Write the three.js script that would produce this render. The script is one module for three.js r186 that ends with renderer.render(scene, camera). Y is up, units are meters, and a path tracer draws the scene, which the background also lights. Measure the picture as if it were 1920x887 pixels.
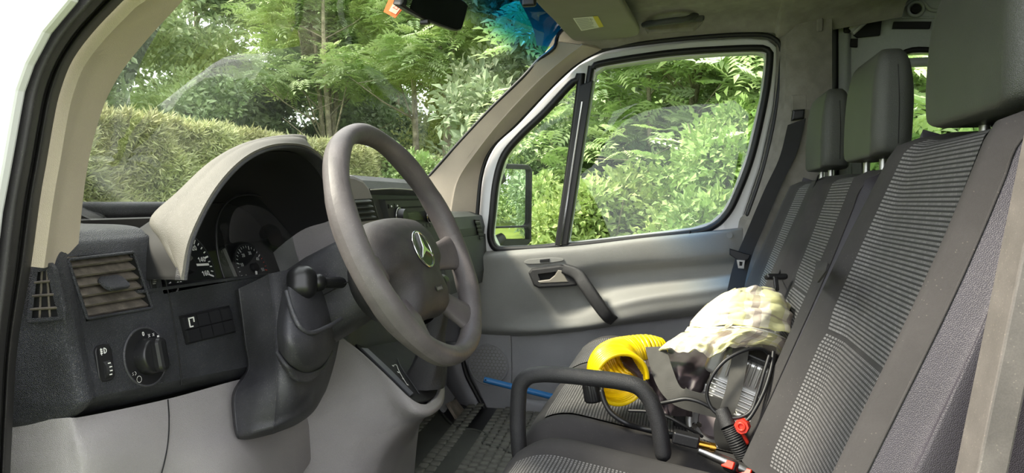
import * as THREE from 'three';
import { RoundedBoxGeometry } from 'three/addons/geometries/RoundedBoxGeometry.js';
import { mergeGeometries } from 'three/addons/utils/BufferGeometryUtils.js';

// ---------------------------------------------------------------- camera, sky, sun, exposure
const scene = new THREE.Scene();
const FOCAL = 1371, YAW = 13.1 * Math.PI / 180, PITCH = 2.72 * Math.PI / 180;
const camera = new THREE.PerspectiveCamera(2 * Math.atan(443.5 / FOCAL) * 180 / Math.PI, 1920 / 887, 0.05, 400);
const EYE = new THREE.Vector3(0, 0.78, 1.5);            // standing just outside the open driver's door
const FWD = new THREE.Vector3(-Math.sin(YAW) * Math.cos(PITCH), -Math.sin(PITCH), -Math.cos(YAW) * Math.cos(PITCH));
camera.position.copy(EYE);
camera.lookAt(EYE.clone().add(FWD));
scene.add(camera);

const renderer = new THREE.WebGLRenderer({ antialias: true });
renderer.toneMapping = THREE.LinearToneMapping;
renderer.toneMappingExposure = 3.6;
renderer.shadowMap.enabled = true;

let seedState = 1234567;
const rnd = () => { seedState = (seedState * 1664525 + 1013904223) >>> 0; return seedState / 4294967296; };
const rr = (a, b) => a + (b - a) * rnd();
const reseed = (s) => { seedState = s >>> 0; };
function hash2(x, y, s = 0) { let h = (x * 374761393 + y * 668265263 + s * 974634777) | 0; h = Math.imul(h ^ (h >>> 13), 1274126177); return ((h ^ (h >>> 16)) >>> 0) / 4294967296; }
function vnoise(x, y, per, s = 0) {                        // tileable value noise
  const xi = Math.floor(x), yi = Math.floor(y), fx = x - xi, fy = y - yi, w = (t) => t * t * (3 - 2 * t);
  const m = (a) => ((a % per) + per) % per;
  const a = hash2(m(xi), m(yi), s), b = hash2(m(xi + 1), m(yi), s), c = hash2(m(xi), m(yi + 1), s), d = hash2(m(xi + 1), m(yi + 1), s);
  return a + (b - a) * w(fx) + (c - a) * w(fy) + (a - b - c + d) * w(fx) * w(fy);
}
function fbm(u, v, per, oct, s = 0) { let t = 0, a = 0.5, n = 0; for (let o = 0; o < oct; o++) { t += a * vnoise(u * per, v * per, per, s + o); n += a; a *= 0.5; per *= 2; } return t / n; }

{ // bright overcast sky: even white cloud with soft structure
  const w = 512, h = 256, d = new Float32Array(w * h * 4);
  for (let y = 0; y < h; y++) for (let x = 0; x < w; x++) {
    const n = fbm(x / w, y / h, 8, 4, 3), i = (y * w + x) * 4, k = 0.9 + 0.25 * n;
    d[i] = k * 0.98; d[i + 1] = k * 1.0; d[i + 2] = k * 1.04; d[i + 3] = 1;
  }
  const t = new THREE.DataTexture(d, w, h, THREE.RGBAFormat, THREE.FloatType);
  t.mapping = THREE.EquirectangularReflectionMapping; t.magFilter = t.minFilter = THREE.LinearFilter; t.needsUpdate = true;
  scene.background = t; scene.environment = t;
  scene.backgroundIntensity = 1; scene.environmentIntensity = 1;
}
const sun = new THREE.DirectionalLight(0xfff4e2, 2.7);      // sun behind thin cloud, ahead of the van on the driver's side
sun.position.set(-14, 17, 7); sun.castShadow = true; sun.shadow.radius = 20; sun.shadow.mapSize.set(2048, 2048);
Object.assign(sun.shadow.camera, { left: -12, right: 12, top: 12, bottom: -12, near: 1, far: 60 });
scene.add(sun); scene.add(sun.target);

// ---------------------------------------------------------------- measuring helpers: sight line through a photo pixel met with a plane of the van
const RIGHT = new THREE.Vector3(Math.cos(YAW), 0, -Math.sin(YAW)), UP = new THREE.Vector3().crossVectors(RIGHT, FWD);
const V = (x, y, z) => new THREE.Vector3(x, y, z);
const ray = (px, py) => FWD.clone().addScaledVector(RIGHT, (px - 960) / FOCAL).addScaledVector(UP, -(py - 443.5) / FOCAL);
const along = (q, t) => EYE.clone().addScaledVector(q, t);
const Pz = (px, py, z) => { const q = ray(px, py); return along(q, (z - EYE.z) / q.z); };
const Px = (px, py, x) => { const q = ray(px, py); return along(q, (x - EYE.x) / q.x); };
const Py = (px, py, y) => { const q = ray(px, py); return along(q, (y - EYE.y) / q.y); };
const Pd = (px, py, d) => along(ray(px, py), d);
const lerp = (a, b, t) => a + (b - a) * t;
const sstep = (a, b, x) => { const t = Math.min(1, Math.max(0, (x - a) / (b - a))); return t * t * (3 - 2 * t); };

// ---------------------------------------------------------------- shape helpers
function cr1(p0, p1, p2, p3, t) { const t2 = t * t, t3 = t2 * t; return p0.clone().multiplyScalar(-0.5 * t3 + t2 - 0.5 * t).addScaledVector(p1, 1.5 * t3 - 2.5 * t2 + 1).addScaledVector(p2, -1.5 * t3 + 2 * t2 + 0.5 * t).addScaledVector(p3, 0.5 * t3 - 0.5 * t2); }
function crLine(pts, n, closed = false) {                  // n points along a smooth curve through pts
  const out = [], m = pts.length, seg = closed ? m : m - 1, g = (i) => closed ? pts[(i + m) % m] : i < 0 ? pts[0].clone().multiplyScalar(2).sub(pts[1]) : i >= m ? pts[m - 1].clone().multiplyScalar(2).sub(pts[m - 2]) : pts[i];
  for (let k = 0; k < n; k++) { const t = closed ? k / n * seg : k / (n - 1) * seg, i = Math.min(Math.floor(t), seg - 1); out.push(cr1(g(i - 1), g(i), g(i + 1), g(i + 2), t - i)); }
  return out;
}
function refine(grid, nv, nu) {                            // control rows -> fine rows
  const rows = grid.map((r) => crLine(r, nu)), out = Array.from({ length: nv }, () => []);
  for (let j = 0; j < nu; j++) crLine(rows.map((r) => r[j]), nv).forEach((p, i) => out[i].push(p));
  return out;
}
function sheet(rows, flip = false, skip = null) {                       // smooth surface over a grid of points, uv in metres
  const nv = rows.length, nu = rows[0].length, pos = [], uv = [], idx = [];
  const mid = Math.floor(nv / 2), midc = Math.floor(nu / 2), us = [0], vs = [0];
  for (let j = 1; j < nu; j++) us.push(us[j - 1] + rows[mid][j].distanceTo(rows[mid][j - 1]));
  for (let i = 1; i < nv; i++) vs.push(vs[i - 1] + rows[i][midc].distanceTo(rows[i - 1][midc]));
  for (let i = 0; i < nv; i++) for (let j = 0; j < nu; j++) { const p = rows[i][j]; pos.push(p.x, p.y, p.z); uv.push(us[j], vs[i]); }
  for (let i = 0; i < nv - 1; i++) for (let j = 0; j < nu - 1; j++) { if (skip && skip(rows[i][j].clone().add(rows[i + 1][j + 1]).multiplyScalar(0.5))) continue; const a = i * nu + j, b = a + 1, c = a + nu, d = c + 1; flip ? idx.push(a, b, c, b, d, c) : idx.push(a, c, b, b, c, d); }
  const g = new THREE.BufferGeometry();
  g.setAttribute('position', new THREE.Float32BufferAttribute(pos, 3)); g.setAttribute('uv', new THREE.Float32BufferAttribute(uv, 2)); g.setIndex(idx); g.computeVertexNormals();
  g.userData.keepUV = true;
  return g;
}
function slab(rows, t, keep = false) {                     // the same with thickness t behind it (sign picks the side)
  const f = sheet(rows), n = f.attributes.normal, nv = rows.length, nu = rows[0].length;
  const back = rows.map((r, i) => r.map((p, j) => { const k = i * nu + j; return V(p.x - n.getX(k) * t, p.y - n.getY(k) * t, p.z - n.getZ(k) * t); }));
  const g = [f, sheet(back, true), sheet([rows[0], back[0]]), sheet([rows[nv - 1], back[nv - 1]], true), sheet([rows.map((r) => r[0]), back.map((r) => r[0])], true), sheet([rows.map((r) => r[nu - 1]), back.map((r) => r[nu - 1])])];
  const m = mergeGeometries(g.map((q) => q.toNonIndexed())); m.userData.keepUV = keep; return m;
}
const patch = (grid, nv, nu, t = 0, keep = false) => { const r = refine(grid, nv, nu); if (t) return slab(r, t, keep); const g = sheet(r); g.userData.keepUV = keep; return g; };
function closedLoft(rings, cap = true) {                   // rings of equal length, each closed
  const rows = rings.map((r) => [...r, r[0]]), g = [sheet(rows).toNonIndexed()];
  if (cap) for (const [r, fl] of [[rings[0], false], [rings[rings.length - 1], true]]) {
    const c = r.reduce((a, p) => a.add(p), V(0, 0, 0)).multiplyScalar(1 / r.length), pos = [];
    for (let i = 0; i < r.length; i++) { const a = r[i], b = r[(i + 1) % r.length]; for (const p of fl ? [c, b, a] : [c, a, b]) pos.push(p.x, p.y, p.z); }
    const k = new THREE.BufferGeometry(); k.setAttribute('position', new THREE.Float32BufferAttribute(pos, 3)); k.setAttribute('uv', new THREE.Float32BufferAttribute(new Float32Array(pos.length / 3 * 2), 2)); k.computeVertexNormals(); g.push(k);
  }
  return mergeGeometries(g);
}
function metreUV(g) {                                       // box-mapped uv in metres
  g = g.index ? g.toNonIndexed() : g.clone();
  if (!g.attributes.normal) g.computeVertexNormals();
  const p = g.attributes.position, uv = new Float32Array(p.count * 2), a = V(), b = V(), c = V(), n = V();
  for (let i = 0; i < p.count; i += 3) {
    a.fromBufferAttribute(p, i); b.fromBufferAttribute(p, i + 1); c.fromBufferAttribute(p, i + 2);
    n.crossVectors(b.clone().sub(a), c.clone().sub(a));
    const ax = Math.abs(n.x), ay = Math.abs(n.y), az = Math.abs(n.z);
    [a, b, c].forEach((q, k) => { const j = (i + k) * 2; if (az >= ax && az >= ay) { uv[j] = q.x; uv[j + 1] = q.y; } else if (ax >= ay) { uv[j] = q.z; uv[j + 1] = q.y; } else { uv[j] = q.x; uv[j + 1] = q.z; } });
  }
  g.setAttribute('uv', new THREE.BufferAttribute(uv, 2));
  return g;
}
function tube(pts, r, seg = 40, sides = 10, closed = false) {
  const c = new THREE.CatmullRomCurve3(pts, closed, 'centripetal'), g = [new THREE.TubeGeometry(c, seg, r, sides, closed)];
  if (!closed) for (const [p, q] of [[pts[0], pts[1]], [pts[pts.length - 1], pts[pts.length - 2]]]) { const s = new THREE.SphereGeometry(r, sides, 6); s.translate(p.x, p.y, p.z); g.push(s); }
  return mergeGeometries(g.map((q) => q.toNonIndexed()));
}
function bar(a, b, r0, r1 = r0, sides = 10) {
  const d = b.clone().sub(a), g = new THREE.CylinderGeometry(r1, r0, d.length(), sides);
  g.applyQuaternion(new THREE.Quaternion().setFromUnitVectors(V(0, 1, 0), d.clone().normalize())); g.translate((a.x + b.x) / 2, (a.y + b.y) / 2, (a.z + b.z) / 2); return g;
}
const basis = (o, x, y, z) => new THREE.Matrix4().makeBasis(x, y, z).setPosition(o);
function frame(o, n, up = V(0, 1, 0)) { const z = n.clone().normalize(), x = new THREE.Vector3().crossVectors(up, z).normalize(), y = new THREE.Vector3().crossVectors(z, x); return basis(o, x, y, z); }
function shapeOf(pts, holes = []) { const s = new THREE.Shape(pts.map((p) => new THREE.Vector2(p.x, p.y))); for (const h of holes) s.holes.push(new THREE.Path(h.map((p) => new THREE.Vector2(p.x, p.y)))); return s; }
function extrude(pts, depth, bevel = 0, holes = [], seg = 2) { return new THREE.ExtrudeGeometry(shapeOf(pts, holes), { depth: Math.max(depth - 2 * bevel, 1e-4), bevelEnabled: bevel > 0, bevelThickness: bevel, bevelSize: bevel, bevelOffset: -bevel, bevelSegments: seg, curveSegments: 12 }).translate(0, 0, bevel); }
// plates standing in a plane z = const: outline in photo pixels, thickness towards -z
const zPts = (list, z) => list.map(([x, y]) => Pz(x, y, z));
function plateZ(list, z, t, bevel = 0, holes = [], smooth = 0) {
  const f = (l) => { const p = zPts(l, z); return smooth ? crLine(p, smooth, true) : p; };
  return extrude(f(list), t, bevel, holes.map(f)).translate(0, 0, z - t);
}
// plates standing in a plane x = const (facing the rear of the van): thickness towards -x
function plateX(list, x, t, bevel = 0, holes = [], smooth = 0) {
  const f = (l) => { const p = l.map(([a, b]) => Px(a, b, x)).map((q) => V(-q.z, q.y, 0)); return smooth ? crLine(p, smooth, true) : p; };
  return extrude(f(list), t, bevel, holes.map(f)).applyMatrix4(basis(V(x - t, 0, 0), V(0, 0, -1), V(0, 1, 0), V(1, 0, 0)));
}
const rbox = (w, h, d, r, seg = 3) => new RoundedBoxGeometry(w, h, d, seg, r);
const boxAt = (x0, x1, y0, y1, z0, z1) => new THREE.BoxGeometry(x1 - x0, y1 - y0, z1 - z0).translate((x0 + x1) / 2, (y0 + y1) / 2, (z0 + z1) / 2);
const rrect = (w, h, r, n = 5) => { const o = []; for (const [cx, cy, a0] of [[w / 2 - r, h / 2 - r, 0], [-w / 2 + r, h / 2 - r, 90], [-w / 2 + r, -h / 2 + r, 180], [w / 2 - r, -h / 2 + r, 270]]) for (let k = 0; k <= n; k++) { const a = (a0 + 90 * k / n) * Math.PI / 180; o.push(V(cx + r * Math.cos(a), cy + r * Math.sin(a), 0)); } return o; };
const circ = (r, n = 32, cx = 0, cy = 0) => Array.from({ length: n }, (_, k) => V(cx + r * Math.cos(2 * Math.PI * k / n), cy + r * Math.sin(2 * Math.PI * k / n), 0));

// ---------------------------------------------------------------- scene helpers
const used = {};
function numbered(n) { if (!(n in used)) { used[n] = 0; return n; } used[n]++; return n + '_' + String(used[n]).padStart(3, '0'); }
function obj(name, geos, mat, parent = scene) {
  const list = (Array.isArray(geos) ? geos : [geos]).map((g) => g.userData.keepUV ? (g.index ? g.toNonIndexed() : g) : metreUV(g));
  for (const g of list) for (const k of Object.keys(g.attributes)) if (!['position', 'normal', 'uv'].includes(k)) g.deleteAttribute(k);
  const m = new THREE.Mesh(list.length > 1 ? mergeGeometries(list) : list[0], mat);
  m.name = parent === scene ? numbered(name) : name; m.castShadow = m.receiveShadow = true; parent.add(m); return m;
}
function tag(o, label, category, group) { o.userData.label = label; o.userData.category = category; if (group) o.userData.group = group; return o; }
function thing(name, label, category, pos = V(0, 0, 0), group) { // a Group at the thing's base; parts are given in world coordinates and moved into it by put()
  const o = new THREE.Group(); o.name = numbered(name); o.position.copy(pos); scene.add(o); return tag(o, label, category, group);
}
function put(name, geos, mat, parent, label) {             // a part of a thing, modelled in world coordinates
  const list = (Array.isArray(geos) ? geos : [geos]).map((g) => g.userData.keepUV ? (g.index ? g.toNonIndexed() : g) : metreUV(g));
  const o = V(); for (let p = parent; p && p !== scene; p = p.parent) o.add(p.position);
  for (const g of list) { for (const k of Object.keys(g.attributes)) if (!['position', 'normal', 'uv'].includes(k)) g.deleteAttribute(k); }
  const m = new THREE.Mesh((list.length > 1 ? mergeGeometries(list) : list[0].clone()).translate(-o.x, -o.y, -o.z), mat);
  m.name = name; m.castShadow = m.receiveShadow = true; parent.add(m); if (label) m.userData.label = label; return m;
}
function struct(name, geos, mat, label, category) { const m = obj(name, geos, mat); m.userData.kind = 'structure'; if (label) { m.userData.label = label; m.userData.category = category; } return m; }
function sgroup(name, label, category) { const o = new THREE.Group(); o.name = numbered(name); o.userData = { kind: 'structure', label, category }; scene.add(o); return o; }

// ---------------------------------------------------------------- textures and materials
function dataTex(n, m, fn, srgb = false, tile = 0.1, tileV = tile) {
  const d = new Uint8Array(n * m * 4);
  for (let y = 0; y < m; y++) for (let x = 0; x < n; x++) { const c = fn(x / n, y / m), i = (y * n + x) * 4; const a = Array.isArray(c) ? c : [c, c, c]; for (let k = 0; k < 3; k++) d[i + k] = Math.max(0, Math.min(255, a[k] * 255)); d[i + 3] = 255; }
  const t = new THREE.DataTexture(d, n, m); t.wrapS = t.wrapT = THREE.RepeatWrapping; t.magFilter = THREE.LinearFilter; t.minFilter = THREE.LinearMipmapLinearFilter; t.generateMipmaps = true; t.repeat.set(1 / tile, 1 / tileV);
  if (srgb) t.colorSpace = THREE.SRGBColorSpace; t.needsUpdate = true; return t;
}
function canvasTex(w, h, draw) { const c = document.createElement('canvas'); c.width = w; c.height = h; draw(c.getContext('2d'), w, h); const t = new THREE.CanvasTexture(c); t.colorSpace = THREE.SRGBColorSpace; return t; }
function worley(u, v, n, s) { let d1 = 9, d2 = 9; const x = u * n, y = v * n, xi = Math.floor(x), yi = Math.floor(y); for (let j = -1; j < 2; j++) for (let i = -1; i < 2; i++) { const a = (xi + i + n) % n, b = (yi + j + n) % n, dx = xi + i + hash2(a, b, s) - x, dy = yi + j + hash2(a, b, s + 1) - y, d = Math.hypot(dx, dy); if (d < d1) { d2 = d1; d1 = d; } else if (d < d2) d2 = d; } return [d1, d2]; }
const grainT = dataTex(256, 256, (u, v) => { const [a, b] = worley(u, v, 32, 5); return Math.min(1, (b - a) * 2.2); }, false, 0.05);
const fineT = dataTex(256, 256, (u, v) => 0.5 * fbm(u, v, 64, 2, 9) + 0.5 * hash2(u * 256, v * 256, 4), false, 0.06);
const weaveT = dataTex(128, 128, (u, v) => { const a = (u * 32) % 1, b = (v * 32 + Math.floor(u * 32) * 0.5) % 1; return 0.25 + 0.6 * Math.sin(Math.PI * a) * Math.sin(Math.PI * b) + 0.15 * hash2(u * 128, v * 128, 2); }, false, 0.03);
const wearT = (tile, lo, hi, per = 6, s = 0) => dataTex(256, 256, (u, v) => lerp(lo, hi, sstep(0.3, 0.75, fbm(u, v, per, 5, s))), false, tile);
function tint(hex, amount, tile, s = 0, specks = 0, speckCol = [0.75, 0.7, 0.62]) { // a base colour with blotches, grain and specks of dust
  const c = new THREE.Color(hex), b = [c.r, c.g, c.b].map((x) => x <= 0.0031308 ? 12.92 * x : 1.055 * x ** (1 / 2.4) - 0.055);
  return dataTex(256, 256, (u, v) => {
    const n = fbm(u, v, 5, 5, s) - 0.5, f = hash2(u * 256, v * 256, s + 7) - 0.5, k = 1 + amount * (1.6 * n + 0.35 * f);
    const d = specks && hash2(u * 256, v * 256, s + 21) > 1 - specks * (0.3 + 2 * Math.max(0, n + 0.1)) ? 0.35 : 0;
    return b.map((x, i) => lerp(x * k, speckCol[i], d));
  }, true, tile);
}
const M = {};
function mat(name, o) { const m = new THREE.MeshPhysicalMaterial(o); m.side = THREE.DoubleSide; M[name] = m; return m; }
const white = 0xffffff;
mat('paint', { color: 0xd9d9db, roughness: 0.35, clearcoat: 0.6 });
mat('cargo', { map: tint(0xa9aea8, 0.1, 0.9, 2), roughness: 0.5 });
mat('rubber', { map: tint(0x2a282a, 0.25, 0.15, 3, 0.01), roughness: 0.62, bumpMap: fineT, bumpScale: 0.0004 });
mat('gasket', { color: 0x141415, roughness: 0.5 });
mat('beige', { map: tint(0xc4b7a6, 0.06, 0.3, 4), roughness: 0.7, bumpMap: grainT, bumpScale: 0.0002 });
mat('dash', { map: tint(0x2e2f34, 0.4, 0.2, 5, 0.045), roughness: 0.5, bumpMap: grainT, bumpScale: 0.0007 });
mat('dashGreen', { map: tint(0x4a4e4b, 0.1, 0.3, 15), roughness: 0.5, bumpMap: grainT, bumpScale: 0.0003 });
mat('hood', { map: tint(0x6f6c66, 0.07, 0.25, 6), roughness: 0.62, bumpMap: grainT, bumpScale: 0.0003 });
mat('grey', { map: tint(0x9a9696, 0.06, 0.4, 8), roughness: 0.6, bumpMap: grainT, bumpScale: 0.00035 });
mat('doorGrey', { map: tint(0x868683, 0.06, 0.5, 9), roughness: 0.6, bumpMap: grainT, bumpScale: 0.0002 });
mat('doorLow', { map: tint(0x939396, 0.06, 0.5, 10), roughness: 0.55, bumpMap: grainT, bumpScale: 0.0003 });
mat('blackPl', { map: tint(0x1b1b1d, 0.2, 0.2, 11, 0.004), roughness: 0.38 });
mat('softBlack', { map: tint(0x262628, 0.2, 0.15, 12, 0.006), roughness: 0.5, bumpMap: grainT, bumpScale: 0.0003 });
mat('column', { map: tint(0x39393d, 0.32, 0.2, 13, 0.03), roughness: 0.5, bumpMap: grainT, bumpScale: 0.0002 });
mat('cavity', { color: 0x0c0c0e, roughness: 0.7 });
mat('wheel', { map: tint(0x5b5657, 0.18, 0.16, 14, 0.006), roughness: 0.52, bumpMap: wearT(0.05, 0, 1, 8, 1), bumpScale: 0.00012 });
mat('airbag', { map: tint(0x3c393a, 0.22, 0.14, 16, 0.02), roughness: 0.55, bumpMap: grainT, bumpScale: 0.0002 });
mat('chrome', { color: 0xb4b4b2, metalness: 1, roughness: 0.14 });
mat('steel', { map: tint(0xb0b0ae, 0.12, 0.2, 17), metalness: 1, roughness: 0.36 });
mat('alu', { map: tint(0xc9c9c7, 0.1, 0.15, 18), metalness: 0.85, roughness: 0.4 });
mat('brass', { color: 0xc9973f, metalness: 1, roughness: 0.3 });
mat('liner', { map: tint(0x99958b, 0.14, 0.12, 19), roughness: 0.95, bumpMap: fineT, bumpScale: 0.0008 });
mat('trimFab', { map: tint(0x8a867f, 0.14, 0.12, 20), roughness: 0.95, bumpMap: fineT, bumpScale: 0.0008 });
mat('visor', { map: tint(0x8f8d80, 0.05, 0.3, 22), roughness: 0.8, bumpMap: grainT, bumpScale: 0.0002 });
mat('fabric', { map: tint(0x3a3838, 0.14, 0.2, 23, 0.003), roughness: 0.95, bumpMap: weaveT, bumpScale: 0.0004, sheen: 0.4, sheenRoughness: 0.6 });
mat('vinyl', { map: tint(0x484a46, 0.08, 0.2, 24), roughness: 0.42, bumpMap: grainT, bumpScale: 0.00025 });
mat('vinylSide', { map: tint(0x333037, 0.1, 0.2, 25), roughness: 0.5, bumpMap: grainT, bumpScale: 0.0002 });
mat('belt', { map: tint(0x232324, 0.15, 0.1, 26), roughness: 0.75, bumpMap: weaveT, bumpScale: 0.0003 });
mat('webbing', { map: tint(0x4b4a47, 0.15, 0.1, 27), roughness: 0.9, bumpMap: weaveT, bumpScale: 0.0006 });
mat('matRubber', { map: tint(0x3a3b36, 0.3, 0.3, 28, 0.01, [0.6, 0.56, 0.45]), roughness: 0.55 });
mat('stud', { map: tint(0x5d5c55, 0.3, 0.2, 29, 0.01), roughness: 0.6 });
mat('glass', { color: 0xf3f8f2, transmission: 1, thickness: 0, roughness: 0, ior: 1.32, metalness: 0 });
mat('tintGlass', { color: 0x2a86c0, transmission: 1, thickness: 0, roughness: 0, ior: 1.5 });
mat('clearCover', { color: 0xe2e6e4, transmission: 1, thickness: 0, roughness: 0.02, ior: 1.5 });
mat('mirror', { color: 0xe8eaec, metalness: 1, roughness: 0.0 });
mat('mirrorDark', { color: 0x5c625c, metalness: 1, roughness: 0.0 });
mat('yellow', { color: 0xf4cf08, roughness: 0.35, clearcoat: 0.3 });
mat('red', { color: 0xd8321f, roughness: 0.4 });
mat('blue', { color: 0x2f78b8, roughness: 0.35 });
mat('whiteMark', { color: 0xe6e6e0, roughness: 0.6 });
mat('cordBlack', { color: 0x18181a, roughness: 0.45 });
mat('silverPl', { color: 0xa9a6a1, roughness: 0.35, metalness: 0.35 });

// ================================================================ outside: ground, hedge, trees, shrubs
const GROUND = -0.65;
mat('lawn', { map: dataTex(512, 512, (u, v) => { const n = fbm(u, v, 10, 6, 41), f = fbm(u, v, 128, 2, 43); return [0.36 + 0.2 * n + 0.12 * f, 0.46 + 0.16 * n + 0.12 * f, 0.2 + 0.1 * n]; }, true, 5), roughness: 1, bumpMap: fineT, bumpScale: 0.01 });
mat('bark', { map: tint(0xa39a86, 0.35, 0.5, 44), roughness: 0.95, bumpMap: wearT(0.3, 0, 1, 10, 5), bumpScale: 0.01 });
mat('twig', { color: 0x8b8270, roughness: 0.95 });
mat('leafA', { color: white, roughness: 0.75, transmission: 0.4, thickness: 0 });
mat('needle', { color: white, roughness: 0.9, transmission: 0.15, thickness: 0 });
{
  const rows = [], xs = [], zs = []; for (let i = 0; i <= 60; i++) xs.push(-60 + 2 * i); for (let i = 0; i <= 60; i++) zs.push(25 - 1.4 * i);
  for (const z of zs) rows.push(xs.map((x) => V(x, GROUND + 0.55 * sstep(-4.2, -7.5, z) * sstep(-5, -2.5, x) * (1 - sstep(4.5, 7, x)) + 0.06 * (fbm(x / 60 + 1, z / 60 + 1, 12, 2, 8) - 0.5), z)));
  const g = struct('ground', sheet(rows), M.lawn, 'mown green lawn rising to a bank under the shrubs', 'lawn');
}
function leafGeo(list, fold = 0.25) {                        // leaves: [centre, direction, normal, length, width]; each a folded rhomb of four triangles
  const pos = [];
  for (const [c, d, n, L, W] of list) {
    const s = new THREE.Vector3().crossVectors(d, n).normalize(), a = c, t = c.clone().addScaledVector(d, L).addScaledVector(n, -0.12 * L), m = c.clone().addScaledVector(d, L * 0.45);
    const l = m.clone().addScaledVector(s, W / 2).addScaledVector(n, fold * W), r = m.clone().addScaledVector(s, -W / 2).addScaledVector(n, fold * W);
    for (const p of [a, l, m, a, m, r, m, l, t, m, t, r]) pos.push(p.x, p.y, p.z);
  }
  const g = new THREE.BufferGeometry(); g.setAttribute('position', new THREE.Float32BufferAttribute(pos, 3)); g.setAttribute('uv', new THREE.Float32BufferAttribute(new Float32Array(pos.length / 3 * 2), 2)); g.computeVertexNormals(); return g;
}
const rdir = (up = 0) => { const v = V(rr(-1, 1), rr(-1, 1) + up, rr(-1, 1)); return v.normalize(); };
function clusterSpray(n, rad, L, W) { const l = []; for (let i = 0; i < n; i++) { const d = rdir(0.1), nn = rdir(1.6); nn.addScaledVector(d, -nn.dot(d)).normalize(); l.push([d.clone().multiplyScalar(rad * rnd()), d, nn, L * rr(0.7, 1.2), W * rr(0.8, 1.2)]); } return leafGeo(l); }
function pinnateSpray(k, len, L, W) {                        // compound leaves of an ash, several on a twig
  const l = [];
  for (let q = 0; q < 3; q++) {
    const a = rr(0, 6.28), dir = V(Math.cos(a), rr(-0.25, 0.25), Math.sin(a)).normalize(), nn = V(0, 1, 0).addScaledVector(dir, -dir.y).normalize(), s = new THREE.Vector3().crossVectors(dir, nn);
    for (let i = 0; i < k; i++) { const t = 0.25 + 0.75 * i / k, c = dir.clone().multiplyScalar(len * t).add(V(0, -0.3 * len * t * t, 0)); for (const e of [-1, 1]) l.push([c, s.clone().multiplyScalar(e).addScaledVector(dir, 0.7).normalize(), nn, L * (1.1 - 0.5 * t), W]); }
    l.push([dir.clone().multiplyScalar(len).add(V(0, -0.3 * len, 0)), dir, nn, L, W]);
  }
  return leafGeo(l);
}
function needleSpray() { const l = []; const up = V(0, 1, 0); for (let i = 0; i < 16; i++) { const d = rdir(0.35), nn = rdir(0.5); nn.addScaledVector(d, -nn.dot(d)).normalize(); l.push([d.clone().multiplyScalar(0.03 * rnd()), d, nn, rr(0.06, 0.13), 0.022]); } return leafGeo(l, 0.1); }
function grassTuft() { const l = []; for (let i = 0; i < 9; i++) { const d = V(rr(-0.4, 0.4), 1, rr(-0.4, 0.4)).normalize(), nn = rdir(0); nn.addScaledVector(d, -nn.dot(d)).normalize(); l.push([V(rr(-0.08, 0.08), 0, rr(-0.08, 0.08)), d, nn, rr(0.25, 0.5), 0.014]); } return leafGeo(l, 0.1); }
reseed(77);
const SPRAY = { broad: [clusterSpray(14, 0.2, 0.13, 0.075), clusterSpray(14, 0.22, 0.12, 0.07)], ash: [pinnateSpray(5, 0.34, 0.15, 0.042), pinnateSpray(5, 0.3, 0.14, 0.045)], small: [clusterSpray(18, 0.16, 0.075, 0.045), clusterSpray(18, 0.18, 0.08, 0.05)], needle: [needleSpray(), needleSpray()], grass: [grassTuft(), grassTuft()] };
const _m = new THREE.Matrix4(), _q = new THREE.Quaternion(), _e = new THREE.Euler(), _c = new THREE.Color();
function scatter(name, kind, pts, size, col, parent, tilt = 0.5, material = M.leafA) { // one foliage part: leaf sprays at pts
  const geos = SPRAY[kind], o = parent.position;
  geos.forEach((g, gi) => {
    const my = pts.filter((_, i) => i % geos.length === gi), im = new THREE.InstancedMesh(g, material, my.length);
    my.forEach((p, i) => {
      _e.set(rr(-tilt, tilt), rr(0, 6.28), rr(-tilt, tilt)); _q.setFromEuler(_e); const s = size * rr(0.7, 1.25);
      _m.compose(V(p.x - o.x, p.y - o.y, p.z - o.z), _q, V(s, s, s)); im.setMatrixAt(i, _m);
      const [h, sa, l] = col(p); _c.setHSL(h + rr(-0.012, 0.012), sa, l * rr(0.75, 1.25)); im.setColorAt(i, _c);
    });
    im.name = name; im.userData.kind = 'stuff'; im.castShadow = im.receiveShadow = true; parent.add(im);
  });
}
const TREELOOK = {
  broad: { hue: 0.24, sat: 0.3, lum: 0.4 }, ash: { hue: 0.23, sat: 0.38, lum: 0.52 }, dark: { hue: 0.25, sat: 0.24, lum: 0.34 }, yellow: { hue: 0.19, sat: 0.36, lum: 0.5 },
};
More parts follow.
